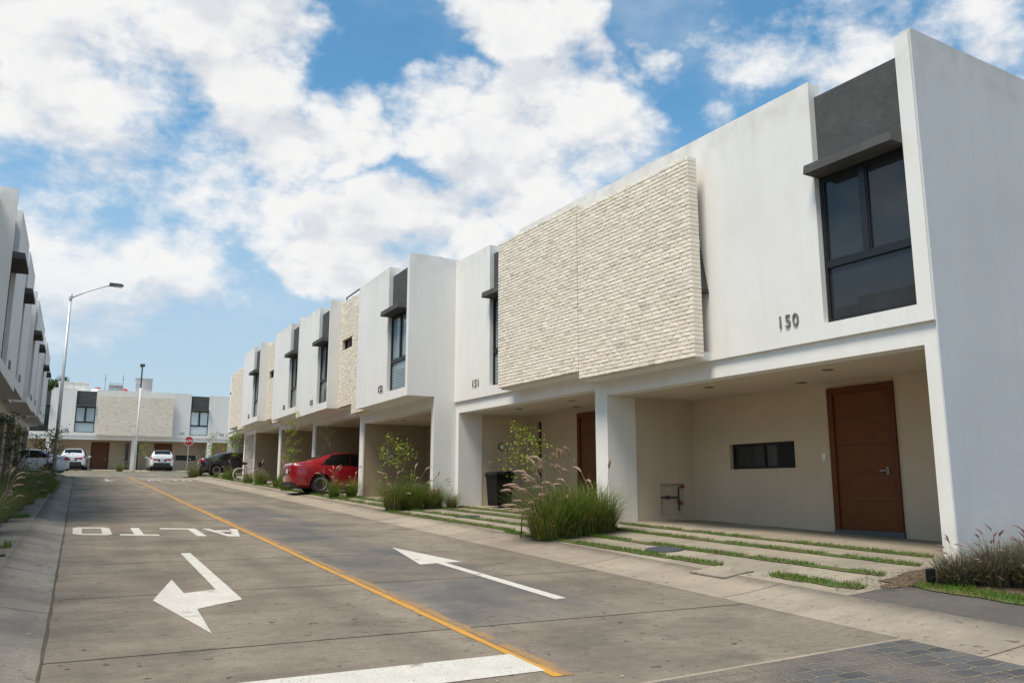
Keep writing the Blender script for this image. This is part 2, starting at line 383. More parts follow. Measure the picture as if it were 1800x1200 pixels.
    wv = N.new('ShaderNodeTexNoise'); wv.inputs['Scale'].default_value = 1.3; wv.inputs['Detail'].default_value = 8; L.new(co, wv.inputs['Vector'])
    va = N.new('ShaderNodeVectorMath'); va.operation = 'MULTIPLY_ADD'; va.inputs[1].default_value = (1.6,1.6,0); L.new(wv.outputs['Color'], va.inputs[0]); L.new(co, va.inputs[2]); L.new(va.outputs[0], vo.inputs['Vector'])
    cl_ = N.new('ShaderNodeMapRange'); cl_.inputs[1].default_value = .0; cl_.inputs[2].default_value = .0035; cl_.inputs[3].default_value = .55; cl_.inputs[4].default_value = 0; L.new(vo.outputs['Distance'], cl_.inputs[0])
    f, _ = noise_(.25, 3, (1,1,1), .52, .60, 1.0)
    mc = N.new('ShaderNodeMath'); mc.operation = 'MULTIPLY'; L.new(cl_.outputs[0], mc.inputs[0]); L.new(f, mc.inputs[1]); cur = mix(mc.outputs[0], tuple(c*.45 for c in dark), cur)
    # joints
    wob, raw = noise_(3, 3, (1,1,1), 0, 1, .03)
    def joint_mask(sock, pitch_, off_, wd):
        a0 = N.new('ShaderNodeMath'); a0.operation = 'ADD'; L.new(sock, a0.inputs[0]); L.new(wob, a0.inputs[1])
        a = N.new('ShaderNodeMath'); a.operation = 'SUBTRACT'; L.new(a0.outputs[0], a.inputs[0]); a.inputs[1].default_value = off_
        b = N.new('ShaderNodeMath'); b.operation = 'PINGPONG'; L.new(a.outputs[0], b.inputs[0]); b.inputs[1].default_value = pitch_/2
        c = N.new('ShaderNodeMath'); c.operation = 'LESS_THAN'; L.new(b.outputs[0], c.inputs[0]); c.inputs[1].default_value = wd
        d = N.new('ShaderNodeMath'); d.operation = 'MULTIPLY'; L.new(c.outputs[0], d.inputs[0]); d.inputs[1].default_value = .85
        return d.outputs[0]
    jm = joint_mask(sp.outputs[along], pitch, off, joint)
    cur = mix(jm, tuple(c*.22 for c in dark), cur)
    L.new(cur, bs.inputs['Base Color'])
    f, raw = noise_(60, 4, (1,1,1)); f2, raw2 = noise_(14, 4, (.3,1.5,1))
    ad = N.new('ShaderNodeMath'); ad.operation = 'ADD'; L.new(raw, ad.inputs[0]); L.new(raw2, ad.inputs[1])
    bp = N.new('ShaderNodeBump'); bp.inputs['Strength'].default_value = .8; bp.inputs['Distance'].default_value = .016
    L.new(ad.outputs[0], bp.inputs['Height']); L.new(bp.outputs[0], bs.inputs['Normal'])
    return m
M['road'] = concrete('street_concrete', (.27,.228,.175), (.125,.106,.084), (.355,.302,.232), 2.72, 6.6, blue=True, joint=.017)
M['gutter'] = concrete('gutter_concrete', (.42,.355,.275), (.27,.225,.175), (.50,.43,.335), 2.9, 7.0, joint=.010)
M['gutter_grey'] = concrete('grey_gutter_concrete', (.30,.27,.225), (.155,.14,.12), (.39,.35,.29), 2.6, 8.6, joint=.014)
M['slab'] = concrete('driveway_concrete', (.39,.335,.255), (.25,.215,.165), (.46,.40,.31), 3.2, 9.1, joint=.006)
M['slab_grey'] = concrete('grey_driveway_concrete', (.27,.24,.195), (.14,.125,.105), (.34,.30,.24), 1.6, 12.2, joint=.012)

def cobble():
    m = mat('cobble_setts', (.10,.105,.11), .8, spec=.35)
    nt = m.node_tree; N = nt.nodes; L = nt.links; bs = N['Principled BSDF']
    tc = N.new('ShaderNodeTexCoord')
    no = N.new('ShaderNodeTexNoise'); no.inputs['Scale'].default_value = 6; L.new(tc.outputs['Object'], no.inputs['Vector'])
    mxv = N.new('ShaderNodeVectorMath'); mxv.operation = 'MULTIPLY_ADD'; mxv.inputs[1].default_value = (.07,.07,0); L.new(no.outputs['Color'], mxv.inputs[0]); L.new(tc.outputs['Object'], mxv.inputs[2])
    br = N.new('ShaderNodeTexBrick'); br.inputs['Scale'].default_value = 1
    br.inputs['Color1'].default_value = (.13,.127,.125,1); br.inputs['Color2'].default_value = (.07,.07,.072,1); br.inputs['Mortar'].default_value = (.24,.20,.155,1)
    br.inputs['Mortar Size'].default_value = .014; br.inputs['Mortar Smooth'].default_value = .5; br.inputs['Brick Width'].default_value = .26; br.inputs['Row Height'].default_value = .14
    L.new(mxv.outputs[0], br.inputs['Vector'])
    n2 = N.new('ShaderNodeTexNoise'); n2.inputs['Scale'].default_value = .9; n2.inputs['Detail'].default_value = 7; L.new(tc.outputs['Object'], n2.inputs['Vector'])
    mr = N.new('ShaderNodeMapRange'); mr.inputs[1].default_value = .42; mr.inputs[2].default_value = .62; mr.inputs[4].default_value = .85; L.new(n2.outputs['Fac'], mr.inputs[0])
    mx = N.new('ShaderNodeMix'); mx.data_type = 'RGBA'; mx.inputs[7].default_value = (.24,.195,.15,1); L.new(mr.outputs[0], mx.inputs['Factor']); L.new(br.outputs['Color'], mx.inputs[6])
    L.new(mx.outputs[2], bs.inputs['Base Color'])
    n3 = N.new('ShaderNodeTexNoise'); n3.inputs['Scale'].default_value = 40; L.new(tc.outputs['Object'], n3.inputs['Vector'])
    ma = N.new('ShaderNodeMath'); ma.operation = 'MULTIPLY_ADD'; ma.inputs[1].default_value = -1.2; L.new(br.outputs['Fac'], ma.inputs[0]); L.new(n3.outputs['Fac'], ma.inputs[2])
    bp = N.new('ShaderNodeBump'); bp.inputs['Strength'].default_value = 1; bp.inputs['Distance'].default_value = .035; L.new(ma.outputs[0], bp.inputs['Height']); L.new(bp.outputs[0], bs.inputs['Normal'])
    return m
M['cobble'] = cobble()

# ------------------------------------------------------------------ setting: ground, road, gutters, driveways
def sheet(name, w0, w1, a0, a1, zf, m, dw=.5, da=.5, parent=None):
    nw = max(1, int(round((w1-w0)/dw))); na = max(1, int(round((a1-a0)/da)))
    b = MB()
    for j in range(na+1):
        for i in range(nw+1):
            w = w0+(w1-w0)*i/nw; a = a0+(a1-a0)*j/na
            b.v.append((w, a, zf(w, a)))
    for j in range(na):
        for i in range(nw):
            k = j*(nw+1)+i
            b.f.append((k, k+1, k+nw+2, k+nw+1)); b.m.append(0)
    return b.build(name, m, parent, smooth=True)

def terrain(w, a):
    z = base(a) - .08
    return z if a > -60 else base(-60) - .08
struct(sheet('ground', -420, 420, -300, 600, terrain, M['dirt'], 20, 10))
road = struct(sheet('road', -.1, 6.16, -20, 67, lambda w, a: base(a), M['road'], 1.04, 1.5))
cs = sheet('cross_street', -75, -.1, 58.4, 67, lambda w, a: base(a)-.001, M['road'], 5, 1.5); struct(cs)
cs = sheet('cross_street', 6.16, 75, 58.4, 67, lambda w, a: base(a)-.001, M['road'], 5, 1.5); struct(cs)

def gutter(name, path, prof, m):                     # prof: outward offset, rise
    b = MB(); n = len(prof); pts = [Vector(p) for p in path]
    for i, p in enumerate(pts):
        d = pts[min(i+1, len(pts)-1)] - pts[max(i-1, 0)]
        nrm = Vector((d.y, -d.x)).normalized()
        for o, h in prof:
            q = p + nrm*o
            b.v.append((q.x, q.y, base(q.y) + h))
    for i in range(len(pts)-1):
        for k in range(n-1):
            a = i*n+k; b.f.append((a, a+1, a+n+1, a+n)); b.m.append(0)
    return struct(b.build(name, m, smooth=True, fix=False))
def arc(cx, cy, r, a0, a1, n=10):
    return [(cx+r*math.cos(R(a0+(a1-a0)*i/n)), cy+r*math.sin(R(a0+(a1-a0)*i/n))) for i in range(n+1)]
rp = [(6.16, -20+i*1.5) for i in range(50)] + arc(9.16, 55.4, 3, 180, 90) + [(20, 58.4), (75, 58.4)]
gutter('right_gutter', rp, [(0,.002),(.04,.0),(.3,.018),(.6,.05),(.94,.10),(.941,.0)], M['gutter'])
lp = [(-75, 58.4), (-20, 58.4)] + [(-.1-3.0+3*math.cos(R(90-9*i)), 55.4+3*math.sin(R(90-9*i))) for i in range(11)] + [(-.1, 55-1.5*i) for i in range(51)]
gutter('left_gutter', lp, [(0,.002),(.03,.0),(.2,.035),(.55,.12),(.551,.0)], M['gutter_grey'])
b = MB(); b.box(-75, 75, 67, 67.45, 2.3, 0, 0)
b.v = [(x, y, (base(y)+.125) if z == 0 else base(y)-.1) for x, y, z in b.v]
struct(b.build('far_kerb', M['kerb']))
struct(sheet('driveway', 7.1, 15, 6.1, 57.5, lambda w, a: ground(w, a), M['slab'], .33, .35))
struct(sheet('sidewalk', 7.1, 7.93, -20, 6.1, lambda w, a: ground(w, a), M['asphalt'], .2, .45))
struct(sheet('garden_bed', 7.92, 16, -20, 6.4, lambda w, a: ground(w, a)+.012, M['soil'], .4, .45))
b = MB()                                             # soil spilling over the ends of the slabs
for (w, a, r_) in ((8.25,6.22,.33),(8.65,6.38,.32),(7.82,6.12,.22),(9.0,6.42,.25)):
    n0 = len(b.v); b.v.append((w, a, ground(w, a)+.03))
    for k in range(14):
        t = 2*PI*k/14; rr = r_*(.75+.35*random.random()); b.v.append((w+rr*math.cos(t), a+rr*.55*math.sin(t), ground(w+rr*math.cos(t), max(6.1, a+rr*.55*math.sin(t)))+.006))
    for k in range(14): b.f.append((n0, n0+1+k, n0+1+(k+1) % 14)); b.m.append(0)
struct(b.build('mulch', M['soil'], smooth=True), 'stuff')
struct(sheet('left_driveway', -9, -.65, -20, 57.5, lambda w, a: ground(w, a)+.002, M['slab_grey'], .8, .8))
struct(sheet('far_driveway', -75, 75, 67.45, 90, lambda w, a: base(a)+.12, M['slab'], 5, 1.5))

# painted markings (they lie on the road, children of it)
def flat(name, polys, m, z=.004, parent=road, label=None):
    b = MB()
    for p in polys:
        b.add([(x, y, base(y)+z) for x, y in p], [tuple(range(len(p)))])
    o = b.build(name, m, parent)
    # face up
    me = o.data
    bm = bmesh.new(); bm.from_mesh(me)
    bmesh.ops.triangulate(bm, faces=bm.faces)
    for f in bm.faces:
        if f.normal.z < 0: f.normal_flip()
    bm.to_mesh(me); bm.free()
    if label: o['label'] = label
    return o
def strip_poly(x0, x1, ys, jit):
    L_ = [(x0+random.uniform(-jit, jit), y) for y in ys]; R_ = [(x1+random.uniform(-jit, jit), y) for y in ys]
    return [[L_[i], R_[i], R_[i+1], L_[i+1]] for i in range(len(ys)-1)]
ys = [4.9+.35*i for i in range(150)]
flat('centre_line', strip_poly(2.965, 3.06, ys, .014), M['yellow_worn'], .0035, label='older faded yellow line showing beside the repainted one')
flat('centre_line', strip_poly(2.89, 2.962, ys, .006), M['yellow'], label='yellow line along the middle of the road')
flat('stop_line', [[(.15,5.02),(2.92,5.06),(2.92,5.58),(.15,5.56)]], M['paint'], .0045, label='wide white stop bar nearest the camera')
flat('turn_arrow', [[(1.43,12.98),(1.56,12.99),(1.56,9.52),(1.56,8.69),(1.09,8.30),(1.06,7.14),(.76,8.93),(1.06,10.32),(1.08,9.28),(1.41,9.42)]], M['paint'], label='white turn left arrow painted in the left lane')
flat('straight_arrow', [[(4.57,12.80),(4.20,10.63),(4.47,10.70),(4.47,7.53),(4.62,7.56),(4.60,10.72),(4.86,10.73)]], M['paint'], label='long thin white straight arrow painted in the right lane')
def road_letters(x0, a0, wd, ht, gap, shear, flip=True, s=.30):
    # letters drawn in a unit cell, seen upside down from the near end when flip
    cells = {
     'A': [[(0,0),(.22,0),(.40,.55),(.40,1),(.35,1)],[(1,0),(.78,0),(.60,.55),(.60,1),(.65,1)],[(.40,1),(.60,1),(.60,.72),(.40,.72)],[(.255,.22),(.745,.22),(.69,.40),(.31,.40)]],
     'L': [[(0,0),(.24,0),(.24,1),(0,1)],[(.24,0),(1,0),(1,.16),(.24,.16)]],
     'T': [[(.38,0),(.62,0),(.62,.84),(.38,.84)],[(0,.84),(1,.84),(1,1),(0,1)]],
     'O': [[(0,.12),(.14,0),(.24,.17),(.24,.83),(.14,1),(0,.88)],[(1,.12),(.86,0),(.76,.17),(.76,.83),(.86,1),(1,.88)],[(.14,0),(.86,0),(.76,.17),(.24,.17)],[(.24,.83),(.76,.83),(.86,1),(.14,1)]]}
    out = []
    for i, ch in enumerate('ALTO'):
        for poly in cells[ch]:
            q = []
            for u, v in poly:
                X = i*(wd+gap)+u*wd; Y = v*ht
                if flip: X = 4*wd+3*gap - X; Y = ht - Y
                q.append((x0+X, a0+Y+shear*(X)))
            out.append(q)
    return out
flat('stop_lettering', road_letters(.03, 16.45, .62, 1.70, .12, -.42), M['paint'], label='white ALTO lettering on the road, upside down from here')
flat('far_stop_lettering', road_letters(3.5, 49.5, .50, 1.9, .12, 0, flip=False), M['paint'], label='small white ALTO lettering near the junction')
flat('far_stop_line', [[(3.25,53.2),(6.05,53.2),(6.05,53.8),(3.25,53.8)]], M['paint'], label='white stop bar near the junction')
flat('far_arrow', [[(1.45,52.5),(1.6,52.5),(1.6,49.6),(1.95,49.9),(1.52,47.8),(1.1,49.9),(1.45,49.6)]], M['paint'], label='small white arrow near the junction')
cb = [[(-.08,-10),(6.15,-10),(6.15,4.74),(3.4,4.50),(-.08,4.3)]]
flat('cobble_band', cb, M['cobble'], .006, label='dark cobbled crossing band')
b = MB(); P_ = [(-.08,4.3),(3.4,4.50),(6.15,4.74)]
for (x0,y0),(x1,y1) in zip(P_, P_[1:]): b.add([(x0,y0,base(y0)+.007),(x1,y1,base(y1)+.007),(x1,y1+.045,base(y1)+.007),(x0,y0+.045,base(y0)+.007)], [(0,1,2,3)])
b.build('cobble_edging', M['gutter'], road)

ys = [-5+.4*i for i in range(150)]
b = MB()
for i in range(len(ys)-1):
    q = [-.110-random.uniform(0,.010) for _ in range(2)]; p_ = [-.092+random.uniform(-.006,.008) for _ in range(2)]
    if i: q[0], p_[0] = last_
    last_ = (q[1], p_[1])
    b.add([(q[0],ys[i],base(ys[i])+.005),(p_[0],ys[i],base(ys[i])+.005),(p_[1],ys[i+1],base(ys[i+1])+.005),(q[1],ys[i+1],base(ys[i+1])+.005)], [(0,1,2,3)])
b.build('kerb_joint', mat('earth_filled_joint', (.07,.058,.042), .95, n1=(5,.6,5,(.12,.10,.06)), bump=(60,.8,.01)), road)
# leaf litter and grit
def litter(name, n, area, size, m, up=.006, seed=1):
    rnd = random.Random(seed); b = MB()
    for i in range(n):
        w, a = area(rnd); s_ = rnd.uniform(*size); t = rnd.random()*6.28; z = ground(w, a)+up
        c_, s2 = math.cos(t)*s_, math.sin(t)*s_
        b.add([(w-c_, a-s2, z), (w+s2*.45, a-c_*.45, z+s_*.35*rnd.random()), (w+c_, a+s2, z+s_*.2*rnd.random()), (w-s2*.45, a+c_*.45, z+s_*.35*rnd.random())], [(0,1,2),(0,2,3)])
    return struct(b.build(name, m), 'stuff')
litter('leaf_litter', 260, lambda r: ((r.choice((6.0+r.random()*1.2, 7.1+r.random()*2.6, -.12-r.random()*.5, r.random()*6)), 4.6+r.random()**1.6*26)), (.008,.022), mat('dry_leaf_litter', (.20,.13,.06), .9, n1=(6,.9,3,(.42,.36,.26))), seed=4)
litter('mulch_chips', 700, lambda r: ((lambda t, q: (8.25+1.1*q*math.cos(t), 6.25+.38*q*math.sin(t)))(r.random()*6.28, r.random()**.5)), (.008,.024), mat('wood_chips', (.22,.15,.09), .9, n1=(9,.9,3,(.09,.06,.035))), up=.03, seed=5)
litter('mulch_chips', 900, lambda r: (8.2+r.random()*1.6, 6.0-r.random()*3.0), (.008,.024), mat('dark_wood_chips', (.15,.10,.06), .9, n1=(9,.9,3,(.30,.22,.14))), up=.018, seed=6)
# turf strips between the driveway slabs
def turf(pieces, blades, name='grass_strip', h=(.025,.07), m='lawn'):
    b = MB(); bl = []
    for (x0, y0, x1, y1, wd) in pieces:
        L_ = math.hypot(x1-x0, y1-y0); n = max(2, int(L_/.25)); ux, uy = (x1-x0)/L_, (y1-y0)/L_
        n0 = len(b.v)
        for i in range(n+1):
            t = L_*i/n; wl = wd/2*random.uniform(.65,1.15); wr = wd/2*random.uniform(.65,1.15)
            if i in (0, n): wl *= .5; wr *= .5
            for s, q in ((-1, wl), (0, 0), (1, wr)):
                x = x0+ux*t-uy*q*s; y = y0+uy*t+ux*q*s
                b.v.append((x, y, ground(x, y)+(.030 if s == 0 else .010)))
        for i in range(n):
            for k in (0, 1):
                a = n0+i*3+k; b.f.append((a, a+3, a+4, a+1)); b.m.append(0)
        for i in range(int(L_*wd*blades)):
            t = random.random()*L_
            if noise.noise(Vector((x0+ux*t, y0+uy*t, 3))*2.2) < -.42+.15*random.random(): continue
            q = random.gauss(0, wd*.27)
            bl.append((x0+ux*t-uy*q, y0+uy*t+ux*q))
    for x, y in bl:
        z = ground(x, y)+.008; hh = random.uniform(*h); a = random.random()*2*PI; w = .0045
        dx, dy = math.cos(a)*w, math.sin(a)*w; lx, ly = random.gauss(0,.35)*hh, random.gauss(0,.35)*hh
        b.add([(x-dx,y-dy,z),(x+dx,y+dy,z),(x+lx+dx*.5,y+ly+dy*.5,z+hh*.7),(x+lx*1.5,y+ly*1.5,z+hh)], [(0,1,2),(0,2,3)], 1)
    return struct(b.build(name, [M['lawn_base'], M[m]]), 'stuff')
def fl(X0, Y0, X1, Y1, wd):
    a = fac(X0, Y0); c = fac(X1, Y1); return (a[0], a[1], c[0], c[1], wd)
turf([fl(10.05,6.5,10.05,12.9,.12), fl(9.39,6.25,9.36,12.9,.13), fl(8.56,6.15,8.50,13.1,.15), fl(7.80,7.95,7.80,13.4,.17), fl(7.76,5.85,7.74,7.05,.24)], 4200, h=(.02,.06))
turf([fl(10.0,13.5,9.98,19.7,.12), fl(9.35,13.6,9.35,19.9,.14), fl(8.6,13.7,8.6,19.9,.16), fl(7.95,13.4,8.0,19.6,.17)], 2200)
for k in range(6):
    a0 = 20.5+6.4*k
    turf([(7.45,a0+.3,7.45,a0+6.0,.17), (8.05,a0+.6,8.05,a0+6.2,.15), (7.25,a0+5.6,8.3,a0+6.2,.45)], 1100 if k < 2 else 700, h=(.04,.10))
turf([(7.98,5.95,8.0,-3,.22), (8.12,5.7,8.14,-3,.2)], 3000)
turf([(-.75,19.3,-1.5,19.3,.35), (-.72,27.6,-1.0,27.6,.5), (-.7,13.3,-1.5,13.3,.2), (-.85,30,-.85,42,.4)], 1800, h=(.05,.13))
turf([(-12,67.9,22,67.9,.5)], 300, h=(.05,.12))

# ------------------------------------------------------------------ houses
def brick_panel(L_, H, T, parent, x, y, z, seed=1, course=.0745, bl=.215, hole=None):
    """white-washed brick face at local x, spanning y..y+L_, z..z+H; real bricks with thickness T"""
    rnd = random.Random(seed); b = MB(); b.col = []
    rows = int(round(H/course)); ch = H/rows
    def brick(x0, x1, y0, y1, z0, z1):
        j = lambda s: rnd.uniform(-s, s)
        d = .006+abs(j(.007)); g = .0055
        y0 += g+abs(j(.003)); y1 -= g+abs(j(.003)); z0 += .004+abs(j(.003)); z1 -= .004+abs(j(.003))
        e = .007
        vs = [(x1,y0,z0),(x1,y1,z0),(x1,y1,z1),(x1,y0,z1)]
        vs += [(x0,y0,z0),(x0,y1,z0),(x0,y1,z1),(x0,y0,z1)]
        k = [j(.005) for _ in range(8)]
        vs += [(x0-d+j(.003),y0+e+k[0],z0+e+k[1]),(x0-d+j(.003),y1-e+k[2],z0+e+k[3]),(x0-d+j(.003),y1-e+k[4],z1-e+k[5]),(x0-d+j(.003),y0+e+k[6],z1-e+k[7])]
        fs = [(4,0,1,5),(5,1,2,6),(6,2,3,7),(7,3,0,4),(8,4,5,9),(9,5,6,10),(10,6,7,11),(11,7,4,8),(8,9,10,11)]
        b.add(vs, fs, 0)
        t = rnd.uniform(.91,1.04)
        if rnd.random() < .06: t *= .84
        b.col += [t]*12
    def run(ya, yb, z0, r_, endA, endB):
        yy = ya - (bl/2 if r_ % 2 else 0) + rnd.uniform(-.03,.03)
        lo = ya-(.010 if endA else 0); hi = yb+(.010 if endB else 0)
        y0 = lo
        if not r_ % 2: yy = ya
        while y0 < hi-.01:
            yy += bl*rnd.uniform(.84,1.14); y1 = yy
            if y1-y0 < .07: continue
            if hi-y1 < .08: y1 = hi
            y1 = min(y1, hi)
            end = (endA and y0 <= ya) or (endB and y1 >= yb)
            brick(x, x+(T if end else .05), y0, y1, z0, z0+ch)
            y0 = y1
    for r_ in range(rows):
        z0 = z+r_*ch
        if hole and z0+ch*.6 > hole[2] and z0+ch*.4 < hole[3]:
            run(y, hole[0], z0, r_, True, False); run(hole[1], y+L_, z0, r_, False, True)
        else: run(y, y+L_, z0, r_, True, True)
    n = len(b.v); ya, yb, za, zb = y+.006, y+L_-.006, z+.006, z+H-.006; xa, xb = x+.004, x+T-.004
    if hole:
        za2 = z+math.ceil((hole[2]-z-.6*ch)/ch)*ch; zb2 = z+math.ceil((hole[3]-z-.4*ch)/ch)*ch
        b.box(xa, xb, ya, hole[0], za, zb, 1); b.box(xa, xb, hole[1], yb, za, zb, 1); b.box(xa, xb, hole[0], hole[1], za, za2, 1); b.box(xa, xb, hole[0], hole[1], zb2, zb, 1)
    else: b.box(xa, xb, ya, yb, za, zb, 1)
    b.col += [1.0]*(len(b.v)-n)
    return b.build('brick_panel', [M['brick'], M['mortar']], parent)

def window(parent, x, y0, y1, z0, z1, pane='pane', style='tall', near_hi=False, split=.61):
    """frame set at depth x in the wall (local), pane a little behind"""
    b = MB(); t = .05; d0, d1 = x, x+.07
    b.box(d0,d1,y0,y0+t,z0,z1); b.box(d0,d1,y1-t,y1,z0,z1); b.box(d0,d1,y0+t,y1-t,z0,z0+t); b.box(d0,d1,y0+t,y1-t,z1-t,z1)
    if style == 'tall':
        zt = z0+(z1-z0)*(1-split); ym = (y0+y1)/2
        b.box(d0-.004,d1,y0+t,y1-t,zt-.045,zt+.045)
        b.box(d0-.004,d1,ym-.045,ym+.045,zt+.045,z1-t)
        for a, c in ((y0+t, ym-.045), (ym+.045, y1-t)):
            b.box(d0+.01,d1-.01,a,a+.025,zt+.045,z1-t); b.box(d0+.01,d1-.01,c-.025,c,zt+.045,z1-t)
            b.box(d0+.01,d1-.01,a+.025,c-.025,zt+.045,zt+.075); b.box(d0+.01,d1-.01,a+.025,c-.025,z1-t-.03,z1-t)
    elif style == 'slot':
        ym = y0+(y1-y0)*.5; b.box(d0+.004,d1,ym-.02,ym+.02,z0+t,z1-t)
    f = b.build('window', M['black'], parent)
    p = MB(); p.box(x+.04, x+.05, y0+t*.6, y1-t*.6, z0+t*.6, z1-t*.6)
    p.build('pane', M[pane], f)
    return f

def house(label, loc, rotz, W, box, win, brick=None, slot=None, num=None, num_y=0, bx=0.0, beam=.785, ledge=2.92, soff=2.62, roof=6.85,
          dark_top=6.57, pane='pane', D=9.0, brick_gap=False, brick_x=.4, brick_t=.2, brick_z=(2.94,6.72), door_y=None, small=None, meter=None, niche=False,
          car_slot=None, near_side=None, awn=None, lights=True, drop=1.2, seed=1, first=False, last=False, pd=.05, group='white townhouses of the street'):
    h = thing('townhouse', label, 'house', loc, rotz, group)
    g = .003; Y0, Y1 = g, W-g
    cx = beam+.2; back = beam+2.29
    w = MB()
    wz0, wz1 = win[2], win[3]
    # core with low roof, floor slab and beam
    w.box(cx, D, Y0, Y1, soff, 6.45)
    w.box(beam, cx, Y0, Y1, soff, ledge)
    b0, b1 = max(box[0], Y0), min(box[1], Y1)
    # front wall pieces around the window
    if win[0]-b0 > .01: w.box(bx, cx, b0, win[0], ledge, roof)
    if b1-win[1] > .01: w.box(bx, cx, win[1], b1, ledge, roof)
    w.box(bx, cx, win[0], win[1], ledge, wz0)
    w.box(bx+.24, cx, win[0], win[1], wz0, dark_top-.02)
    if bx >= beam: pass
    # rest of the storey
    for (a, c) in ((Y0, b0), (b1, Y1)):
        if c-a > .02:
            w.box(brick_x+brick_t, cx, a, c, ledge, 6.78)
    # parapets at sides and back
    w.box(cx, D, Y0, Y0+.14, 6.45, roof-.02); w.box(cx, D, Y1-.14, Y1, 6.45, roof-.02); w.box(D-.14, D, Y0+.14, Y1-.14, 6.45, roof-.02)
    # ground floor: skins of the party walls
    for (a, c) in ((Y0, Y0+.05), (Y1-.05, Y1)): w.box(beam+pd, D, a, c, -drop, soff)
    w.box(D-.1, D, Y0+.05, Y1-.05, -drop, soff)
    if near_side == 'low': pass
    if brick_gap:
        w.box(bx-.34, bx, brick[0]+.06, brick[1]-(.02 if brick[1] <= W else .0), ledge-.002, ledge+.14)
    w.build('wall', M['stucco'], h)
    # pillars
    for (a, c) in (([(Y0, Y0+.2)] if first else []) + [(Y1-.2, W+(.2 if not last else -g))]):
        p = MB(); p.box(beam-.003, beam+pd, a, c, -drop, soff+(.28 if c > W else 0)); p.build('pillar', M['stucco'], h)
    # beige inner walls
    q = MB()
    yi0, yi1 = Y0+.185, Y1-.185
    dx0, dx1 = beam+pd, back
    q.box(dx0, dx1, Y0+.05, yi0, -drop, soff)
    if niche:
        nx0, nx1, nz0, nz1 = beam+1.34, beam+2.02, .23, .86
        q.box(dx0, nx0, yi1, Y1-.05, -drop, soff); q.box(nx1, dx1, yi1, Y1-.05, -drop, soff)
        q.box(nx0, nx1, yi1, Y1-.05, -drop, nz0); q.box(nx0, nx1, yi1, Y1-.05, nz1, soff); q.box(nx0, nx1, yi1+.1, Y1-.05, nz0, nz1)
    else:
        q.box(dx0, dx1, yi1, Y1-.05, -drop, soff)
    # back wall with openings
    holes = []
    if small: holes.append(small)
    if car_slot: holes.append(car_slot)
    ys_ = sorted(holes); cur = Y0+.05
    for (a, c, za, zc) in ys_:
        q.box(back, back+.2, cur, a, -drop, soff); q.box(back, back+.2, a, c, -drop, za); q.box(back, back+.2, a, c, zc, soff); cur = c
    q.box(back, back+.2, cur, Y1-.05, -drop, soff)
    q.build('carport_wall', M['beige'] if brick_gap else M['beige_shaded'], h)
    for (a, c, za, zc) in holes:
        window(h, back+.09, a, c, za, zc, 'pane', 'slot' if zc-za < 1 else 'plain')
    ce = MB(); ce.box(beam+.32, back, Y0+.19, Y1-.19, soff-.012, soff-.002); ce.build('carport_ceiling', M['ceiling'], h)
    # upper window, dark panel and canopy
    dp = MB(); dp.box(bx+.12, bx+.238, win[0]+.002, win[1]-.002, wz1, dark_top); dp.build('lintel_panel', M['grey'], h)
    cp = MB(); ca, cb_ = win[0]+.0, win[1]+.0
    cp.add([(bx-.25,ca+.0,wz1-.02),(bx+.118,ca+.0,wz1-.02),(bx+.118,cb_,wz1-.02),(bx-.25,cb_,wz1-.02),(bx-.235,ca+.01,wz1+.115),(bx+.118,ca+.01,wz1+.135),(bx+.118,cb_-.01,wz1+.135),(bx-.235,cb_-.01,wz1+.115)],
           [(0,3,2,1),(4,5,6,7),(0,1,5,4),(1,2,6,5),(2,3,7,6),(3,0,4,7)])
    c_ = cp.build('canopy', M['grey'], h)
    window(h, bx+.10, win[0]+.004, win[1]-.004, wz0+.004, wz1-.022, pane, 'tall')
    if brick:
        bp = brick_panel(brick[1]-brick[0], brick_z[1]-brick_z[0], brick_t, h, brick_x, brick[0], brick_z[0], seed, hole=slot)
    if slot:
        window(h, brick_x+.09, slot[0]+.004, slot[1]-.004, slot[2]-.03, slot[3]+.03, 'pane_blind' if False else 'pane', 'slot')
    if awn:
        a_ = MB(); a_.cbox((0,0,0), (.20,.035,.88))
        fr = a_.build('window', M['black'], h, loc=(bx-.115, awn-.07, 4.53), rot=(R(-11), 0, 0))
        pn = MB(); pn.cbox((0,-.02,0), (.14,.008,.78)); pn.build('pane', M['pane'], fr)
    if num:
        n_ = link('house_number', text_mesh(num, .285, .012, .0, M['num'], 1.2), h)
        n_.matrix_local = Matrix.Translation((bx-.014, num_y, 3.30)) @ Matrix.Diagonal((1,.86,1,1)) @ Matrix(((0,0,-1,0),(-1,0,0,0),(0,1,0,0),(0,0,0,1)))
    if door_y:
        d0, d1 = door_y; xb = back
        lf = MB(); z0 = 0.06; zt = 2.52; fw = .11
        lf.box(xb-.012, xb+.05, d0+fw, d1-fw, z0, zt-fw)
        for gz in (.55, 1.02, 1.5, 1.98): lf.box(xb-.0135, xb-.010, d0+fw+.002, d1-fw-.002, gz, gz+.008, 1)
        dr = lf.build('door', [M['wood'], M['car_trim']], h)
        fr = MB(); fr.box(xb-.05, xb+.02, d0, d0+fw, z0, zt); fr.box(xb-.05, xb+.02, d1-fw, d1, z0, zt); fr.box(xb-.05, xb+.02, d0+fw, d1-fw, zt-fw, zt)
        fr.build('door_frame', M['wood_frame'], dr)
        hd = MB(); hy = d0+fw+.1
        hd.cbox((xb-.022, hy, 1.05), (.02,.045,.12)); hd.tube([(xb-.03,hy,1.055),(xb-.065,hy,1.055),(xb-.068,hy+.12,1.05)], .009, 8)
        hd.build('handle', M['steel'], dr)
        sl = MB(); sl.box(xb-.055, xb+.1, d0-.01, d1+.01, -.25, z0); sl.build('sill', M['sill'], dr)
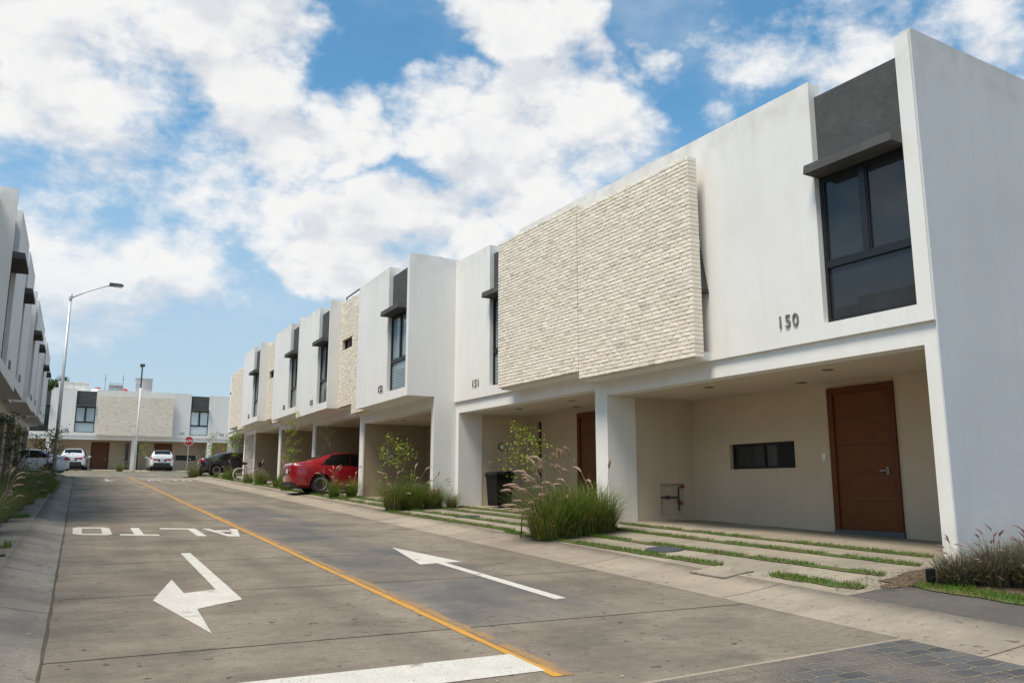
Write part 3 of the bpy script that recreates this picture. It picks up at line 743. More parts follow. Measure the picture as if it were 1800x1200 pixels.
        it = MB(); it.cbox((xb-.012, d1+.16, 1.32), (.025,.075,.12)); it.build('intercom', M['white_plastic'], h)
    if lights:
        for (lx, ly) in ((beam+.75, W*.32), (beam+.75, W*.68), (beam+1.7, W*.5)):
            l_ = MB(); l_.lathe([(.075,0),(.09,.0),(.09,.012),(.06,.012)], (lx, ly, soff-.022), 'z', 20); l_.build('ceiling_light', M['downlight'], h)
    if meter:
        mx_, mz_, side = meter; yy = yi1 if side > 0 else yi0; s = -1 if side > 0 else 1
        mt = MB(); mt.cbox((mx_, yy+s*.01, mz_), (.30,.03,.34)); mt.lathe([(.115,s*.02),(.115,s*.06),(.10,s*.075)], (mx_, yy, mz_), 'y', 24, 1); mt.lathe([(.085,s*.076),(.08,s*.12),(.05,s*.135)], (mx_, yy, mz_), 'y', 24, 2)
        mt.build('electric_meter', [M['beige'], M['dark_metal'], M['lens']], h, fix=True)
    if niche:
        yv = yi1+.05
        pp = MB(); pp.tube([(beam+1.34,yv,.58),(beam+1.86,yv,.58),(beam+1.88,yv,.60)], .017, 8, 0); pp.tube([(beam+1.88,yv,.30),(beam+1.88,yv,.78),(beam+1.98,yv-.01,.80)], .017, 8, 0)
        pp.lathe([(.03,-.05),(.035,-.02),(.035,.02),(.03,.05)], (beam+1.58, yv, .58), 'x', 12, 0); pp.lathe([(.03,-.05),(.03,.05)], (beam+1.88, yv, .5), 'z', 12, 0)
        pp.cbox((beam+1.36,yv-.01,.46), (.05,.03,.07), 1); pp.cbox((beam+1.99,yv-.02,.80), (.06,.03,.05), 1); pp.cbox((beam+1.92,yv-.03,.46), (.04,.04,.06), 1)
        pp.build('water_pipe', [M['iron'], M['red_plastic']], h, smooth=False)
    return h

TYPE_A = dict(pd=.72, beam=.06, brick_gap=True, brick_x=-.41, brick_t=.2, brick_z=(2.95,6.53), roof=7.0, dark_top=6.77, D=10)
# --- right row, first pair (turned a little from the street)
w0, a0 = fac(10, 6.16)
h150 = house('nearest white townhouse numbered 150, its plain side wall ending the right row', (w0, a0, .64), TH, 7.29, (0,7.29), (.22,1.70,3.16,5.45), brick=(4.0,7.385), num='150', num_y=2.35,
      door_y=(2.26,3.57), small=(4.39,6.04,1.14,1.64), niche=True, awn=4.19, seed=11, first=True, **TYPE_A)
sd = MB(); sd.box(.03, 10, -.018, .0025, -1.2, 7.045); sd.box(.03, 10, .0025, .14, 6.98, 7.045); sd.build('side_wall', M['stucco_shaded'], h150)
w0, a0 = fac(10, 13.45)
ta = dict(TYPE_A); ta['roof'] = 6.88; ta['dark_top'] = 6.66
house('white townhouse numbered 151 with a black bin in its carport', (w0, a0, .80), TH, 6.63, (0,6.63), (3.14,4.62,3.16,5.45), brick=(.125,3.44), num='151', num_y=5.35, pane='pane_blind',
      door_y=(2.78,4.07), car_slot=(5.86,6.10,.1,2.45), meter=(1.39,1.73,1), seed=12, last=True, **ta)
# --- right row, four flush houses and the recessed last pair
O_w, O_a = fac(8.62, 20.1)
def right(k, label, floor, box, win, brick, slot, num, ny, pane, seed, **kw):
    y = 6.38*k
    return house(label, (O_w, O_a+y, floor), 0, 6.38, (box[0]-y, box[1]-y), (win[0]-y, win[1]-y, 3.17, 5.36), brick=(brick[0]-y, brick[1]-y), slot=(slot[0]-y, slot[1]-y, 4.96, 5.31) if slot else None,
                 num=num, num_y=ny-y, pane=pane, seed=seed, door_y=(1.6,2.9), **kw)
right(0, 'white townhouse numbered 152 jutting out in front of its neighbour 151', .93, (0,4.57), (.18,1.68), (4.58,6.39), None, '152', 2.2, 'pane_blind', 13, meter=(1.77,1.55,1), first=True)
right(1, 'white townhouse numbered 153 with the red sedan in its carport', 1.27, (8.03,12.70), (8.13,9.52), (6.40,8.02), (6.56,7.72), '153', 10.2, 'pane_curtain', 14)
right(2, 'white townhouse numbered 154 beyond the red sedan, with a roof railing', 1.50, (12.76,17.4), (12.78,14.22), (17.41,19.13), None, '154', 14.9, 'pane_curtain', 15)
right(3, 'white townhouse numbered 155 with a bicycle standing in front', 1.74, (20.8,25.4), (20.9,22.4), (19.15,20.79), (19.35,20.4), '155', 23.1, 'pane_blind', 16, last=True)
tb = dict(TYPE_A); tb['roof'] = 6.85; tb['dark_top'] = 6.6
for k, (lab, win, br, fl_) in enumerate((('white townhouse behind the black sedan, right half of the far brick panel', (1.6,3.1,3.16,5.4), (3.2,6.38), 1.98), ('last white townhouse of the right row, at the street corner', (3.3,4.8,3.16,5.4), (.02,3.2), 2.22))):
    house(lab, (O_w+1.32, O_a+25.52+6.38*k, fl_), 0, 6.38, (0,6.38), win, brick=br, seed=17+k, door_y=(1.6,2.9), first=k == 0, last=k == 1, **tb)
# --- left row
lab_left = ['white townhouse of the left row nearest the camera', 'second white townhouse of the left row, mostly outside the photo', 'white townhouse on the left whose tall side wall touches the photo edge',
            'left row townhouse with the second canopy from the photo edge', 'left row townhouse with the third canopy from the photo edge', 'left row townhouse with the fourth canopy from the photo edge',
            'left row townhouse with the fifth canopy, near the street lamp', 'last townhouse of the left row, beside the white sedan']
for i in range(8):
    a0 = 5.33+6.435*i; a1 = a0+6.435; odd = i % 2 == 0
    if odd: box = (a0+1.70, a1); win = (a0+1.82, a0+3.3); br = (a0+.01, a0+1.69)
    else:   box = (a0, a1-1.72); win = (a0+.12, a0+1.62); br = (a1-1.71, a1-.01)
    wx = -1.62-.0095*(a0-20)
    if i < 2: wx -= 1.9
    L = lambda p: (a1-p[1], a1-p[0])
    bw = L(win)
    house(lab_left[i], (wx, a1, base((a0+a1)/2)+.15), PI, 6.435, L(box), (bw[0], bw[1], 3.17, 5.36), brick=L(br), num=str(120-i), num_y=a1-(win[1]+.75), seed=30+i, D=8, drop=.8, first=i == 7 or i == 1, last=i in (0, 2), door_y=(1.6,2.9),
          slot=(L((a0+.2,a0+1.3))[0], L((a0+.2,a0+1.3))[1], 4.96, 5.31) if odd else None, group='white townhouses of the left row')
# --- far row across the junction
def far(w0, w1, label, win, brick, num, num_w, pane, door=None, small=None, slot=None, seed=50, top=6.78):
    L = lambda p: (w1-p[1], w1-p[0])
    bw = L(win)
    t = dict(TYPE_A); t['roof'] = top; t['dark_top'] = min(6.62, top-.1); t['brick_z'] = (2.98,6.30)
    nb = L(brick)
    house(label, (w1, 76.5, 2.78), PI/2, w1-w0, (0, w1-w0), (bw[0], bw[1], 3.19, 5.33), brick=nb, num=num, num_y=w1-num_w, pane=pane, seed=seed,
          door_y=L(door) if door else None, small=(L(small)[0], L(small)[1], 1.07, 1.53) if small else None, car_slot=(L(slot)[0], L(slot)[1], .1, 2.48) if slot else None, lights=False, first=w1 > 22, last=w0 < -8, group='white townhouses across the junction', **t)
far(-8.55, -2.2, 'white townhouse across the junction, half hidden behind the left row', (-3.8,-2.32), (-8.4,-5.3), '111', -4.6, 'pane', seed=50, top=6.6)
far(-2.2, 4.15, 'white townhouse numbered 110 across the junction', (-.47,1.02), (1.2,4.145), '110', -1.06, 'pane_pale', door=(.95,2.35), slot=(3.62,3.86), seed=51)
far(4.15, 10.2, 'white townhouse numbered 109 across the junction with foil behind its window', (8.46,9.96), (4.155,7.02), '109', 7.83, 'pane_foil', door=(5.9,7.35), small=(7.7,9.4), slot=(4.42,4.64), seed=52)
far(10.2, 16.55, 'white townhouse numbered 108 across the junction, mostly behind the right row', (11.9,13.4), (13.6,16.5), '108', 11.1, 'pane', seed=53, top=6.7)
far(16.55, 22.9, 'white townhouse across the junction hidden behind the right row', (20.6,22.1), (16.6,19.5), '107', 19.9, 'pane', seed=54)

# roof railings on the right row
def railing(label, w, a0, a1, z, hh=.45, rails=3):
    b = MB(); n = 3
    for i in range(n): b.tube([(w, a0+(a1-a0)*i/(n-1), z-.5), (w, a0+(a1-a0)*i/(n-1), z+hh)], .025, 6)
    t = thing('roof_railing', label, 'railing', (0,0,0))
    b.build('post', M['dark_metal'], t)
    for k in range(rails):
        r_ = MB(); zz = z+hh*(k+1)/rails; r_.tube([(w,a0,zz),(w,a1,zz)], .028, 6); r_.build('rail', M['dark_metal'], t)
railing('dark metal railing on the roof over the charcoal panel of house 154', O_w+.55, O_a+12.9, O_a+14.2, 8.15, .42)
railing('dark metal railing above the brick between houses 152 and 153', O_w+.75, O_a+4.6, O_a+8.6, 7.95, .42, 2)

# ------------------------------------------------------------------ rooftop things of the far row
def far_block(label, w0, w1, a0, a1, z0, z1, m, name='stair_tower'):
    b = MB(); b.box(w0, w1, a0, a1, z0, z1); b.box(w0-.05, w1+.05, a0-.05, a1+.05, z1, z1+.08)
    return tag(b.build(name, m), label, 'roof structure')
far_block('white stair tower on the roof of house 110', -1.9, .3, 78.3, 81.3, 8.9, 10.22, M['stucco'])
far_block('stained grey concrete water tank house on the far roof', 4.0, 5.3, 78.0, 79.6, 9.55, 10.85, M['concrete_box'], 'tank_house')
t = thing('solar_heater', 'silver solar water heater on the far roof', 'solar heater', (2.4,78,9.2))
b = MB(); b.tube([(-.55,0,.95),(.55,0,.95)], .21, 16); b.build('tank', M['tank_steel'], t, smooth=False)
b = MB()
for k in range(12): x = -.5+k*.09; b.tube([(x,-.05,.85),(x,-.75,.12)], .028, 6)
b.build('collector_tubes', M['dark_metal'], t)
b = MB()
for x in (-.5,.5): b.tube([(x,.15,0),(x,0,.8)], .025, 6); b.tube([(x,-.75,0),(x,0,.85)], .025, 6)
b.build('stand', M['steel'], t)
t = thing('water_tank', 'low white water tank with a red lid on the far roof', 'water tank', (1.05,78.2,9.15))
b = MB(); b.lathe([(.5,0),(.55,.1),(.55,.45),(.4,.6),(.25,.62)], (0,0,0), 'z', 20); b.build('tank', M['white_plastic'], t, smooth=True)
b = MB(); b.lathe([(.25,.62),(.25,.72),(.1,.76)], (0,0,0), 'z', 16); b.build('lid', M['red_plastic'], t)
t = thing('satellite_dish', 'small red satellite dish on the far roof', 'dish', (3.2,77.6,9.2))
b = MB(); b.lathe([(.02,.10),(.18,.05),(.30,-.04),(.31,-.04),(.18,.03),(.02,.08)], (0,0,0), 'z', 16); b.build('dish', M['red_plastic'], t, loc=(0,0,.45), rot=(R(60),0,R(30)))
b = MB(); b.tube([(0,0.05,0),(0,.05,.45)], .02, 6); b.build('mast', M['steel'], t)
for x, hh, lab in ((1.6,2.0,'thin aerial left of the silver heater'), (3.0,2.0,'thin aerial right of the silver heater')):
    b = MB(); b.tube([(0,0,0),(0,0,hh)], .018, 5); b.tube([(-.12,0,hh*.8),(.12,0,hh*.8)], .01, 4); tag(b.build('aerial', M['dark_metal'], loc=(x,79,9.2)), lab+' on the far roof', 'aerial', 'roof aerials')

# ------------------------------------------------------------------ street furniture
t = thing('street_lamp', 'tall grey street lamp with a curved arm on the left kerb', 'street lamp', (-.92,43.5,ground(-.92,43.5)))
b = MB(); b.tube([(0,0,0),(0,0,8.72)], [.095,.055], 14); b.tube([(0,0,8.5),(0,0,8.82)], [.075,.075], 12); b.build('pole', M['white_metal'], t, smooth=True)
b = MB(); b.cbox((0,0,.02), (.34,.34,.04)); b.lathe([(.12,.04),(.12,.5),(.10,.55)], (0,0,0), 'z', 14); b.build('base', M['dark_metal'], t)
b = MB(); b.tube([(0,0,8.62),(.6,-.02,8.98),(1.25,-.04,9.28),(1.65,-.05,9.42)], [.04,.036,.032,.03], 10); b.build('arm', M['white_metal'], t, smooth=True)
b = MB(); b.add([(1.6,-.14,9.38),(2.25,-.12,9.44),(2.25,.04,9.44),(1.6,.06,9.38),(1.6,-.12,9.55),(2.18,-.09,9.55),(2.18,.01,9.55),(1.6,.04,9.55)], [(0,3,2,1),(4,5,6,7),(0,1,5,4),(1,2,6,5),(2,3,7,6),(3,0,4,7)])
lh = b.build('lamp_head', M['dark_metal'], t)
b = MB(); b.cbox((1.98,-.04,9.385), (.4,.12,.05)); b.build('lens', M['lens'], lh)
t = thing('street_lamp', 'white street lamp standing across the junction between the two parked cars', 'street lamp', (3.88,69,ground(3.88,69)))
b = MB(); b.tube([(0,0,0),(0,0,8.0)], [.09,.05], 14); b.build('pole', M['white_paint_metal'], t, smooth=True)
b = MB(); b.tube([(0,0,6.4),(0,0,8.05)], [.062,.052], 10); b.tube([(0,0,7.95),(0,1.4,8.15)], [.035,.03], 8); b.build('arm', M['dark_metal'], t)
b = MB(); b.cbox((0,-.05,8.14), (.34,.5,.17)); b.build('lamp_head', M['dark_metal'], t)

t = thing('stop_sign', 'red octagonal ALTO stop sign on a thin post at the corner', 'stop sign', (6.42,58,ground(8,57)-.03))
b = MB(); b.tube([(0,.03,0),(0,.03,2.65)], .03, 8); b.build('post', M['white_metal'], t)
def octo(r_): return [(r_*math.cos(R(22.5+45*k)), r_*math.sin(R(22.5+45*k))) for k in range(8)]
cz = 4.48-(ground(8,57)-.03)
b = MB(); b.prism(octo(.325), 0, .012, 0); b.prism(octo(.295), .0125, .015, 1)
b.build('sign_face', [M['sign_white'], M['sign_red']], t, loc=(0,0,cz), rot=(R(90),0,0))
link('lettering', text_mesh('ALTO', .235, .003, .007, M['sign_white'], 1.0), t, (0,-.018,cz), (R(90),0,0))

b = MB()                                              # manhole covers, lid, drains
def manhole(label, X, Y):
    w, a = fac(X, Y); b = MB(); z = ground(w, a)
    b.lathe([(.29,-.05),(.29,.008),(.26,.009)], (0,0,0), 'z', 28); b.lathe([(.245,.0095),(.24,.013),(.05,.013)], (0,0,0), 'z', 28, 1)
    tag(b.build('manhole_cover', [M['iron'], M['iron']], loc=(w, a, z+.006), rot=(math.atan(.030), -math.atan((ground(w+.3,a)-ground(w-.3,a))/.6), 0)), label, 'manhole cover', 'round manhole covers')
manhole('round iron manhole cover in the driveway of house 150', 8.27, 9.57)
manhole('round iron manhole cover in the driveway of house 151', 8.74, 16.8)
w, a = fac(7.48, 7.62); b = MB(); b.cbox((0,0,.002), (.50,.58,.014)); b.cbox((0,0,.0095), (.485,.565,.006), 1)
tag(b.build('inspection_lid', [M['gutter_grey'], M['slab']], loc=(w, a, ground(w, a)), rot=(math.atan(.033), -math.atan((ground(w+.3,a)-ground(w-.3,a))/.6), TH)), 'square concrete inspection lid set by the gutter of house 150', 'lid')
for lab, w, a in (('upper of two drain grates in the left driveway', -1.0, 12.3), ('lower of two drain grates in the left driveway', -1.0, 10.5)):
    b = MB(); b.box(-.3,.3,-.1,.1,0,.006)
    for k in range(11): b.box(-.29+.055*k,-.265+.055*k,-.085,.085,.006,.016,1)
    tag(b.build('drain_grate', [M['car_trim'], M['iron']], loc=(w, a, ground(w, a)+.006)), lab, 'drain grate', 'drain grates')

t = thing('trash_bin', 'black plastic trash bin in the carport of house 151', 'bin', (*fac(10.78,18.9), ground(10.4,19.3)), TH); t.scale = (.88,.88,.92)
b = MB(); b.add([(-.24,-.27,.06),(.24,-.27,.06),(.24,.27,.06),(-.24,.27,.06),(-.29,-.33,.92),(.29,-.33,.92),(.29,.33,.92),(-.29,.33,.92)], [(0,3,2,1),(4,5,6,7),(0,1,5,4),(1,2,6,5),(2,3,7,6),(3,0,4,7)]); b.box(-.31,.31,-.35,.35,.87,.925); b.build('body', M['bin'], t)
b = MB(); b.add([(-.33,-.37,.93),(.31,-.37,.93),(.31,.37,.93),(-.33,.37,.93),(-.28,-.32,1.0),(.27,-.32,1.03),(.27,.32,1.03),(-.28,.32,1.0)], [(0,3,2,1),(4,5,6,7),(0,1,5,4),(1,2,6,5),(2,3,7,6),(3,0,4,7)]); b.build('lid', M['bin'], t)
for y in (-.26,.26):
    b = MB(); b.lathe([(.10,-.03),(.10,.03)], (.2,y,.10), 'y', 14); b.build('wheel', M['rubber'], t)
t = thing('spotlight', 'small black garden spotlight in the grass beside the pink grass', 'spotlight', (8.08,5.85,ground(8.08,6.1)-.03)); t.scale = (.75,.75,.8)
b = MB(); b.tube([(0,0,0),(0,0,.14)], .03, 10); b.build('stem', M['dark_metal'], t)
b = MB(); b.lathe([(.05,0),(.065,.04),(.065,.17),(.055,.175)], (0,0,.08), 'z', 16); b.build('head', M['bin'], t)

# ------------------------------------------------------------------ vehicles
def interp(tab, x):
    if x <= tab[0][0]: return tab[0][1:]
    for i in range(len(tab)-1):
        if x <= tab[i+1][0]:
            t = (x-tab[i][0])/(tab[i+1][0]-tab[i][0])
            def cr(k):
                p1, p2 = tab[i][k], tab[i+1][k]; dx = tab[i+1][0]-tab[i][0]
                m1 = (tab[i+1][k]-tab[i-1][k])/(tab[i+1][0]-tab[i-1][0]) if i > 0 else (p2-p1)/dx
                m2 = (tab[i+2][k]-tab[i][k])/(tab[i+2][0]-tab[i][0]) if i+2 < len(tab) else (p2-p1)/dx
                if (p2-p1)*m1 <= 0: m1 = 0
                if (p2-p1)*m2 <= 0: m2 = 0
                h = t*t*(3-2*t)
                return (1-h)*(p1+m1*dx*t*.5)+h*(p2-m2*dx*(1-t)*.5)
            return tuple(cr(k) for k in range(1, len(tab[0])))
    return tab[-1][1:]
SEDAN = dict(L=4.62, tab=[ # x, zbot, zbelt, zroof, halfw, halfroof
    (0,.40,.97,1.01,.66,.50),(.05,.30,1.02,1.07,.77,.60),(.22,.24,1.02,1.11,.84,.66),(.50,.22,1.0,1.15,.88,.66),(.80,.2,.985,1.25,.89,.63),(1.30,.2,.965,1.42,.89,.60),(1.85,.2,.945,1.485,.89,.59),(2.5,.2,.93,1.47,.89,.59),
    (3.0,.2,.91,1.34,.89,.59),(3.4,.2,.89,1.13,.885,.61),(3.7,.2,.87,.97,.88,.66),(4.15,.21,.79,.88,.86,.64),(4.45,.24,.68,.77,.78,.56),(4.62,.34,.56,.62,.58,.4)],
    wheels=(1.0,3.66), wr=.33, side=((1.0,1.42),(1.42,2.9)), rear=(.66,1.52), fr=(2.62,3.55))
SUV = dict(L=4.5, tab=[
    (0,.48,1.0,1.05,.72,.60),(.05,.36,1.08,1.22,.82,.64),(.18,.30,1.10,1.42,.87,.62),(.36,.26,1.10,1.58,.895,.61),(.75,.24,1.09,1.655,.905,.61),(1.5,.24,1.07,1.69,.91,.61),(2.3,.24,1.05,1.67,.91,.60),
    (2.9,.24,1.02,1.52,.91,.60),(3.3,.24,1.0,1.27,.905,.63),(3.6,.24,.98,1.10,.90,.68),(4.1,.26,.90,1.0,.87,.66),(4.36,.30,.78,.88,.80,.58),(4.5,.42,.64,.7,.62,.45)],
    wheels=(.86,3.5), wr=.355, side=((.5,.85),(1.0,2.75)), rear=(.10,.40), fr=(2.55,3.45))
RING = 9
def ring(spec, x):
    zb, zl, zr, hw, hr = interp(spec['tab'], x)
    h = zl-zb
    gl = max(0., min(1., (zr-zl)/.35))
    return [(0,zb),(.80*hw,zb),(.955*hw,zb+.07),(1.0*hw,zb+.45*h),(.985*hw,zl-.10*h),(.945*hw,zl),
            (lerp(.90*hw,.5*(.945*hw+hr)+.02,gl),lerp(zl+.6*(zr-zl),zl+.52*(zr-zl),gl)),(hr,zr-.055*gl-.004),(.72*hr,zr-.012),(0,zr)]
def surf(spec, x, v):
    P = ring(spec, x); i = min(int(v), len(P)-2); t = v-i
    p = (P[i][0]+(P[i+1][0]-P[i][0])*t, P[i][1]+(P[i+1][1]-P[i][1])*t)
    return p
def car(label, spec, paint, loc, rotz, lens='tail_lens', roof_black=False, sedan=True, seed=0):
    t = thing('parked_car', label, 'car', loc, rotz, 'parked cars')
    Lc = spec['L']; off = -Lc/2
    xs = sorted(set([p[0] for p in spec['tab']] + [i*.11 for i in range(int(Lc/.11)+1)]))
    VS = [0,1,2,2.5,3,3.5,4,4.5,5,5.5,6,6.5,7,7.5,8,9]
    b = MB(); n = len(VS)*2-2
    for x in xs:
        pts = [surf(spec, x, v) for v in VS]
        b.v += [(x+off, p[0], p[1]) for p in pts] + [(x+off, -p[0], p[1]) for p in reversed(pts[1:-1])]
    for i in range(len(xs)-1):
        for k in range(n):
            a = i*n+k; c = i*n+(k+1) % n
            b.f.append((a, c, c+n, a+n)); b.m.append(0)
    b.f.append(tuple(range(n))); b.m.append(0)
    e = (len(xs)-1)*n; b.f.append(tuple(e+k for k in reversed(range(n)))); b.m.append(0)
    body = b.build('body', M[paint], t, smooth=True, fix=True)
    # wheel arches
    cut = MB()
    for wx in spec['wheels']:
        for s in (-1, 1):
            cut.lathe([(spec['wr']+.055,0),(spec['wr']+.055,.5)], (wx+off, s*.72-.25, spec['wr']), 'y', 28)
    co = cut.build('wheel_cut', M['car_trim'], fix=True)
    md = body.modifiers.new('arches', 'BOOLEAN'); md.operation = 'DIFFERENCE'; md.object = co; md.solver = 'EXACT'
    co.location = loc; co.rotation_euler = (0,0,rotz)
    bpy.context.view_layer.update()
    me = bpy.data.meshes.new_from_object(body.evaluated_get(bpy.context.evaluated_depsgraph_get()))
    body.modifiers.clear(); body.data = me; bpy.data.objects.remove(co)
    try: me.set_sharp_from_angle(angle=R(42))
    except Exception: pass
    ub = MB(); ub.box(.25+off, Lc-.3+off, -.60, .60, .17, .62); ub.build('underbody', M['car_trim'], t)
    # glass patches lying on the body surface
    def patch(name, cells, m, o=.006, nx=10, nv=4, mirror=(1,), par=None):
        q = MB()
        for (f0, f1, v0, v1) in cells:
            for s in mirror:
                n0 = len(q.v)
                for j in range(nv+1):
                    v = v0+(v1-v0)*j/nv; u = j/nv
                    xa = f0[0]+(f0[1]-f0[0])*u; xb = f1[0]+(f1[1]-f1[0])*u
                    for i in range(nx+1):
                        x = xa+(xb-xa)*i/nx
                        p = surf(spec, x, v); p2 = surf(spec, x, min(v+.05, 9)); p3 = surf(spec, x+.03, v)
                        ty = Vector((0, p2[0]-p[0], p2[1]-p[1])); tx = Vector((.03, p3[0]-p[0], p3[1]-p[1]))
                        nr = tx.cross(ty) if True else None
                        nr = nr.normalized() if nr.length > 1e-9 else Vector((0,0,1))
                        if nr.y < 0 and v < 7.2: nr = -nr
                        if v >= 7.2 and nr.z < 0: nr = -nr
                        P = Vector((x+off, p[0], p[1]))+nr*o
                        q.v.append((P.x, s*P.y, P.z))
                for j in range(nv):
                    for i in range(nx):
                        a = n0+j*(nx+1)+i
                        q.f.append((a, a+1, a+nx+2, a+nx+1) if s > 0 else (a, a+nx+1, a+nx+2, a+1)); q.m.append(0)
        return q.build(name, m, par or t, smooth=True)
    (s0, s1), (e0, e1) = spec['side']
    L0, L1 = spec['side'][0][0], spec['side'][1][1]
    mid = (L0+L1)/2+.12
    x0b, x0t = spec['side'][0]; 
    for s in (1, -1):
        patch('side_window', [((x0b, x0t), (mid-.012, mid-.012), 5.12, 6.9)], M['car_glass'], mirror=(s,))
        patch('side_window', [((mid+.012, mid+.012), (L1+.42, L1), 5.12, 6.9)], M['car_glass'], mirror=(s,))
    patch('rear_window', [((spec['rear'][0], spec['rear'][0]), (spec['rear'][1], spec['rear'][1]), 7.15, 9)], M['car_glass'], mirror=(1,-1))
    patch('windscreen', [((spec['fr'][0], spec['fr'][0]), (spec['fr'][1], spec['fr'][1]), 7.15, 9)], M['car_glass'], mirror=(1,-1))
    if roof_black: patch('roof_panel', [((.45,.45),(2.5,2.5),7.0,9)], M['car_black'], o=.008, mirror=(1,-1))
    for s in (1, -1):
        tl = patch('tail_light', [((.012,.012),(.34,.16),3.75,4.72)], M['tail_lens'], o=.010, nx=6, mirror=(s,))
        zb, zl, zr, hw, hr = interp(spec['tab'], 0)
        q = MB(); yb = .93*hw; z1 = zl-.05; z0 = zl-.24
        q.add([(off-.012, s*yb, z0+.02),(off-.018, s*(yb-.36), z0+.07),(off-.018, s*(yb-.36), z1-.02),(off-.008, s*yb, z1),(off+.03, s*yb, z0+.02),(off+.03, s*(yb-.36), z0+.07),(off+.03, s*(yb-.36), z1-.02),(off+.03, s*yb, z1)],
              [(0,1,2,3),(4,7,6,5),(0,4,5,1),(1,5,6,2),(2,6,7,3),(3,7,4,0)])
        q.build('inner_lens', M['tail_lens'], tl, fix=True)
        patch('lens_strip', [((.05,.05),(.30,.22),4.42,4.66)], M['clear_lens'], o=.013, nx=5, nv=2, mirror=(s,), par=tl) if lens == 'clear' else None
    zb, zl, zr, hw, hr = interp(spec['tab'], 0)
    q = MB(); q.cbox((off-.010, 0, zl-.19), (.012,.31,.155)); q.build('licence_plate', M['plate'], t)
    q = MB(); q.cbox((off-.004, 0, zl-.19), (.012,.62,.21)); q.build('plate_recess', M['car_trim'], t)
    bz = .62 if not sedan else .40
    q = MB(); q.add([(off-.02,-.58,.30),(off-.02,.58,.30),(off-.02,.60,bz),(off-.02,-.60,bz),(off+.14,-.80,.26),(off+.14,.80,.26),(off+.14,.83,bz-.03),(off+.14,-.83,bz-.03)], [(0,3,2,1),(4,5,6,7),(0,1,5,4),(1,2,6,5),(2,3,7,6),(3,0,4,7)])
    q.build('rear_bumper', M['car_trim'], t, fix=True)
    for s in (1, -1):
        q = MB(); q.cbox((2.95+off, s*.99, 1.0 if sedan else 1.12), (.14,.20,.13)); q.cbox((2.99+off, s*.90, .96 if sedan else 1.08), (.06,.12,.04)); q.build('wing_mirror', M[paint], t)
    for xh in ((1.62, 2.75) if sedan else (1.5, 2.6)):
        for s in (1, -1):
            p = surf(spec, xh, 4.35); q = MB(); q.cbox((xh+off, s*(p[0]+.015), p[1]), (.19,.03,.028)); q.build('door_handle', M[paint], t)
    for s in (1, -1):
        hl = patch('headlight', [((Lc-.42,Lc-.34),(Lc-.07,Lc-.10),4.0,4.8)], M['clear_lens'], o=.010, nx=5, mirror=(s,))
    if not sedan:
        for s in (1,-1):
            q = MB(); q.tube([(.55+off, s*.55, 1.69),(1.2+off, s*.57, 1.735),(2.2+off, s*.56, 1.71)], .022, 6); q.build('roof_rail', M['steel'] if roof_black else M['car_trim'], t)
    for wx in spec['wheels']:
        for s in (1, -1):
            r_ = spec['wr']; wl = MB(); y0 = s*.75
            prof = [(r_*.66,-.10),(r_*.93,-.105),(r_*.99,-.07),(r_,0),(r_*.99,.07),(r_*.93,.105),(r_*.66,.10)]
            wl.lathe(prof, (0,0,0), 'y', 30)
            wh = wl.build('wheel', M['rubber'], t, loc=(wx+off, y0, r_), smooth=False, fix=True)
            rm = MB(); rr = r_*.66
            rm.lathe([(rr*.99,-.06),(rr*1.0,s*.108),(rr*.90,s*.100),(rr*.88,s*.05)], (0,0,0), 'y', 30)
            rm.lathe([(rr*.24,s*.05),(rr*.22,s*.098),(rr*.1,s*.10)], (0,0,0), 'y', 16)
            for k in range(10):
                an = 2*PI*k/10; c_, s_ = math.cos(an), math.sin(an); wd = .016
                P = [(rr*.15*c_-wd*s_, s*.075, rr*.15*s_+wd*c_),(rr*.15*c_+wd*s_, s*.075, rr*.15*s_-wd*c_),(rr*.93*c_+wd*s_, s*.072, rr*.93*s_-wd*c_),(rr*.93*c_-wd*s_, s*.072, rr*.93*s_+wd*c_)]
                Q = [(p[0], s*.095, p[2]) for p in P]
                rm.add(P+Q, [(0,1,2,3),(4,7,6,5),(0,4,5,1),(1,5,6,2),(2,6,7,3),(3,7,4,0)])
            rm.build('rim', M['alloy'], wh, fix=True)
            dk = MB(); dk.lathe([(rr*.97,s*.03),(rr*.97,s*.045)], (0,0,0), 'y', 24); dk.build('brake_disc', M['car_trim'], wh, fix=True)
    return t
def gz(w, a): return ground(w, a)
car('red sedan parked nose first in the carport of house 153', SEDAN, 'car_red', (6.70+2.31, 30.05, gz(7.7,30)+.0), 0, lens='clear')
car('black sedan parked by the last houses of the right row', SEDAN, 'car_black', (6.95+2.31, 56.6, gz(8.3,56.5)+.02), 0)
car('white sedan with its tail beyond the lamp post at the left', SEDAN, 'car_white', (-.40-2.31, 55.5, ground(-1.5,55.5)), PI)
car('white hatchback beside the wooden door of house 110', SUV, 'car_white', (-.18, 74.4, ground(0,72)+.05), PI/2-.07, sedan=False)
car('silver white sport utility car with a black roof before house 109', SUV, 'car_white', (6.05, 74.2, ground(6,72)+.05), PI/2, roof_black=True, sedan=False)

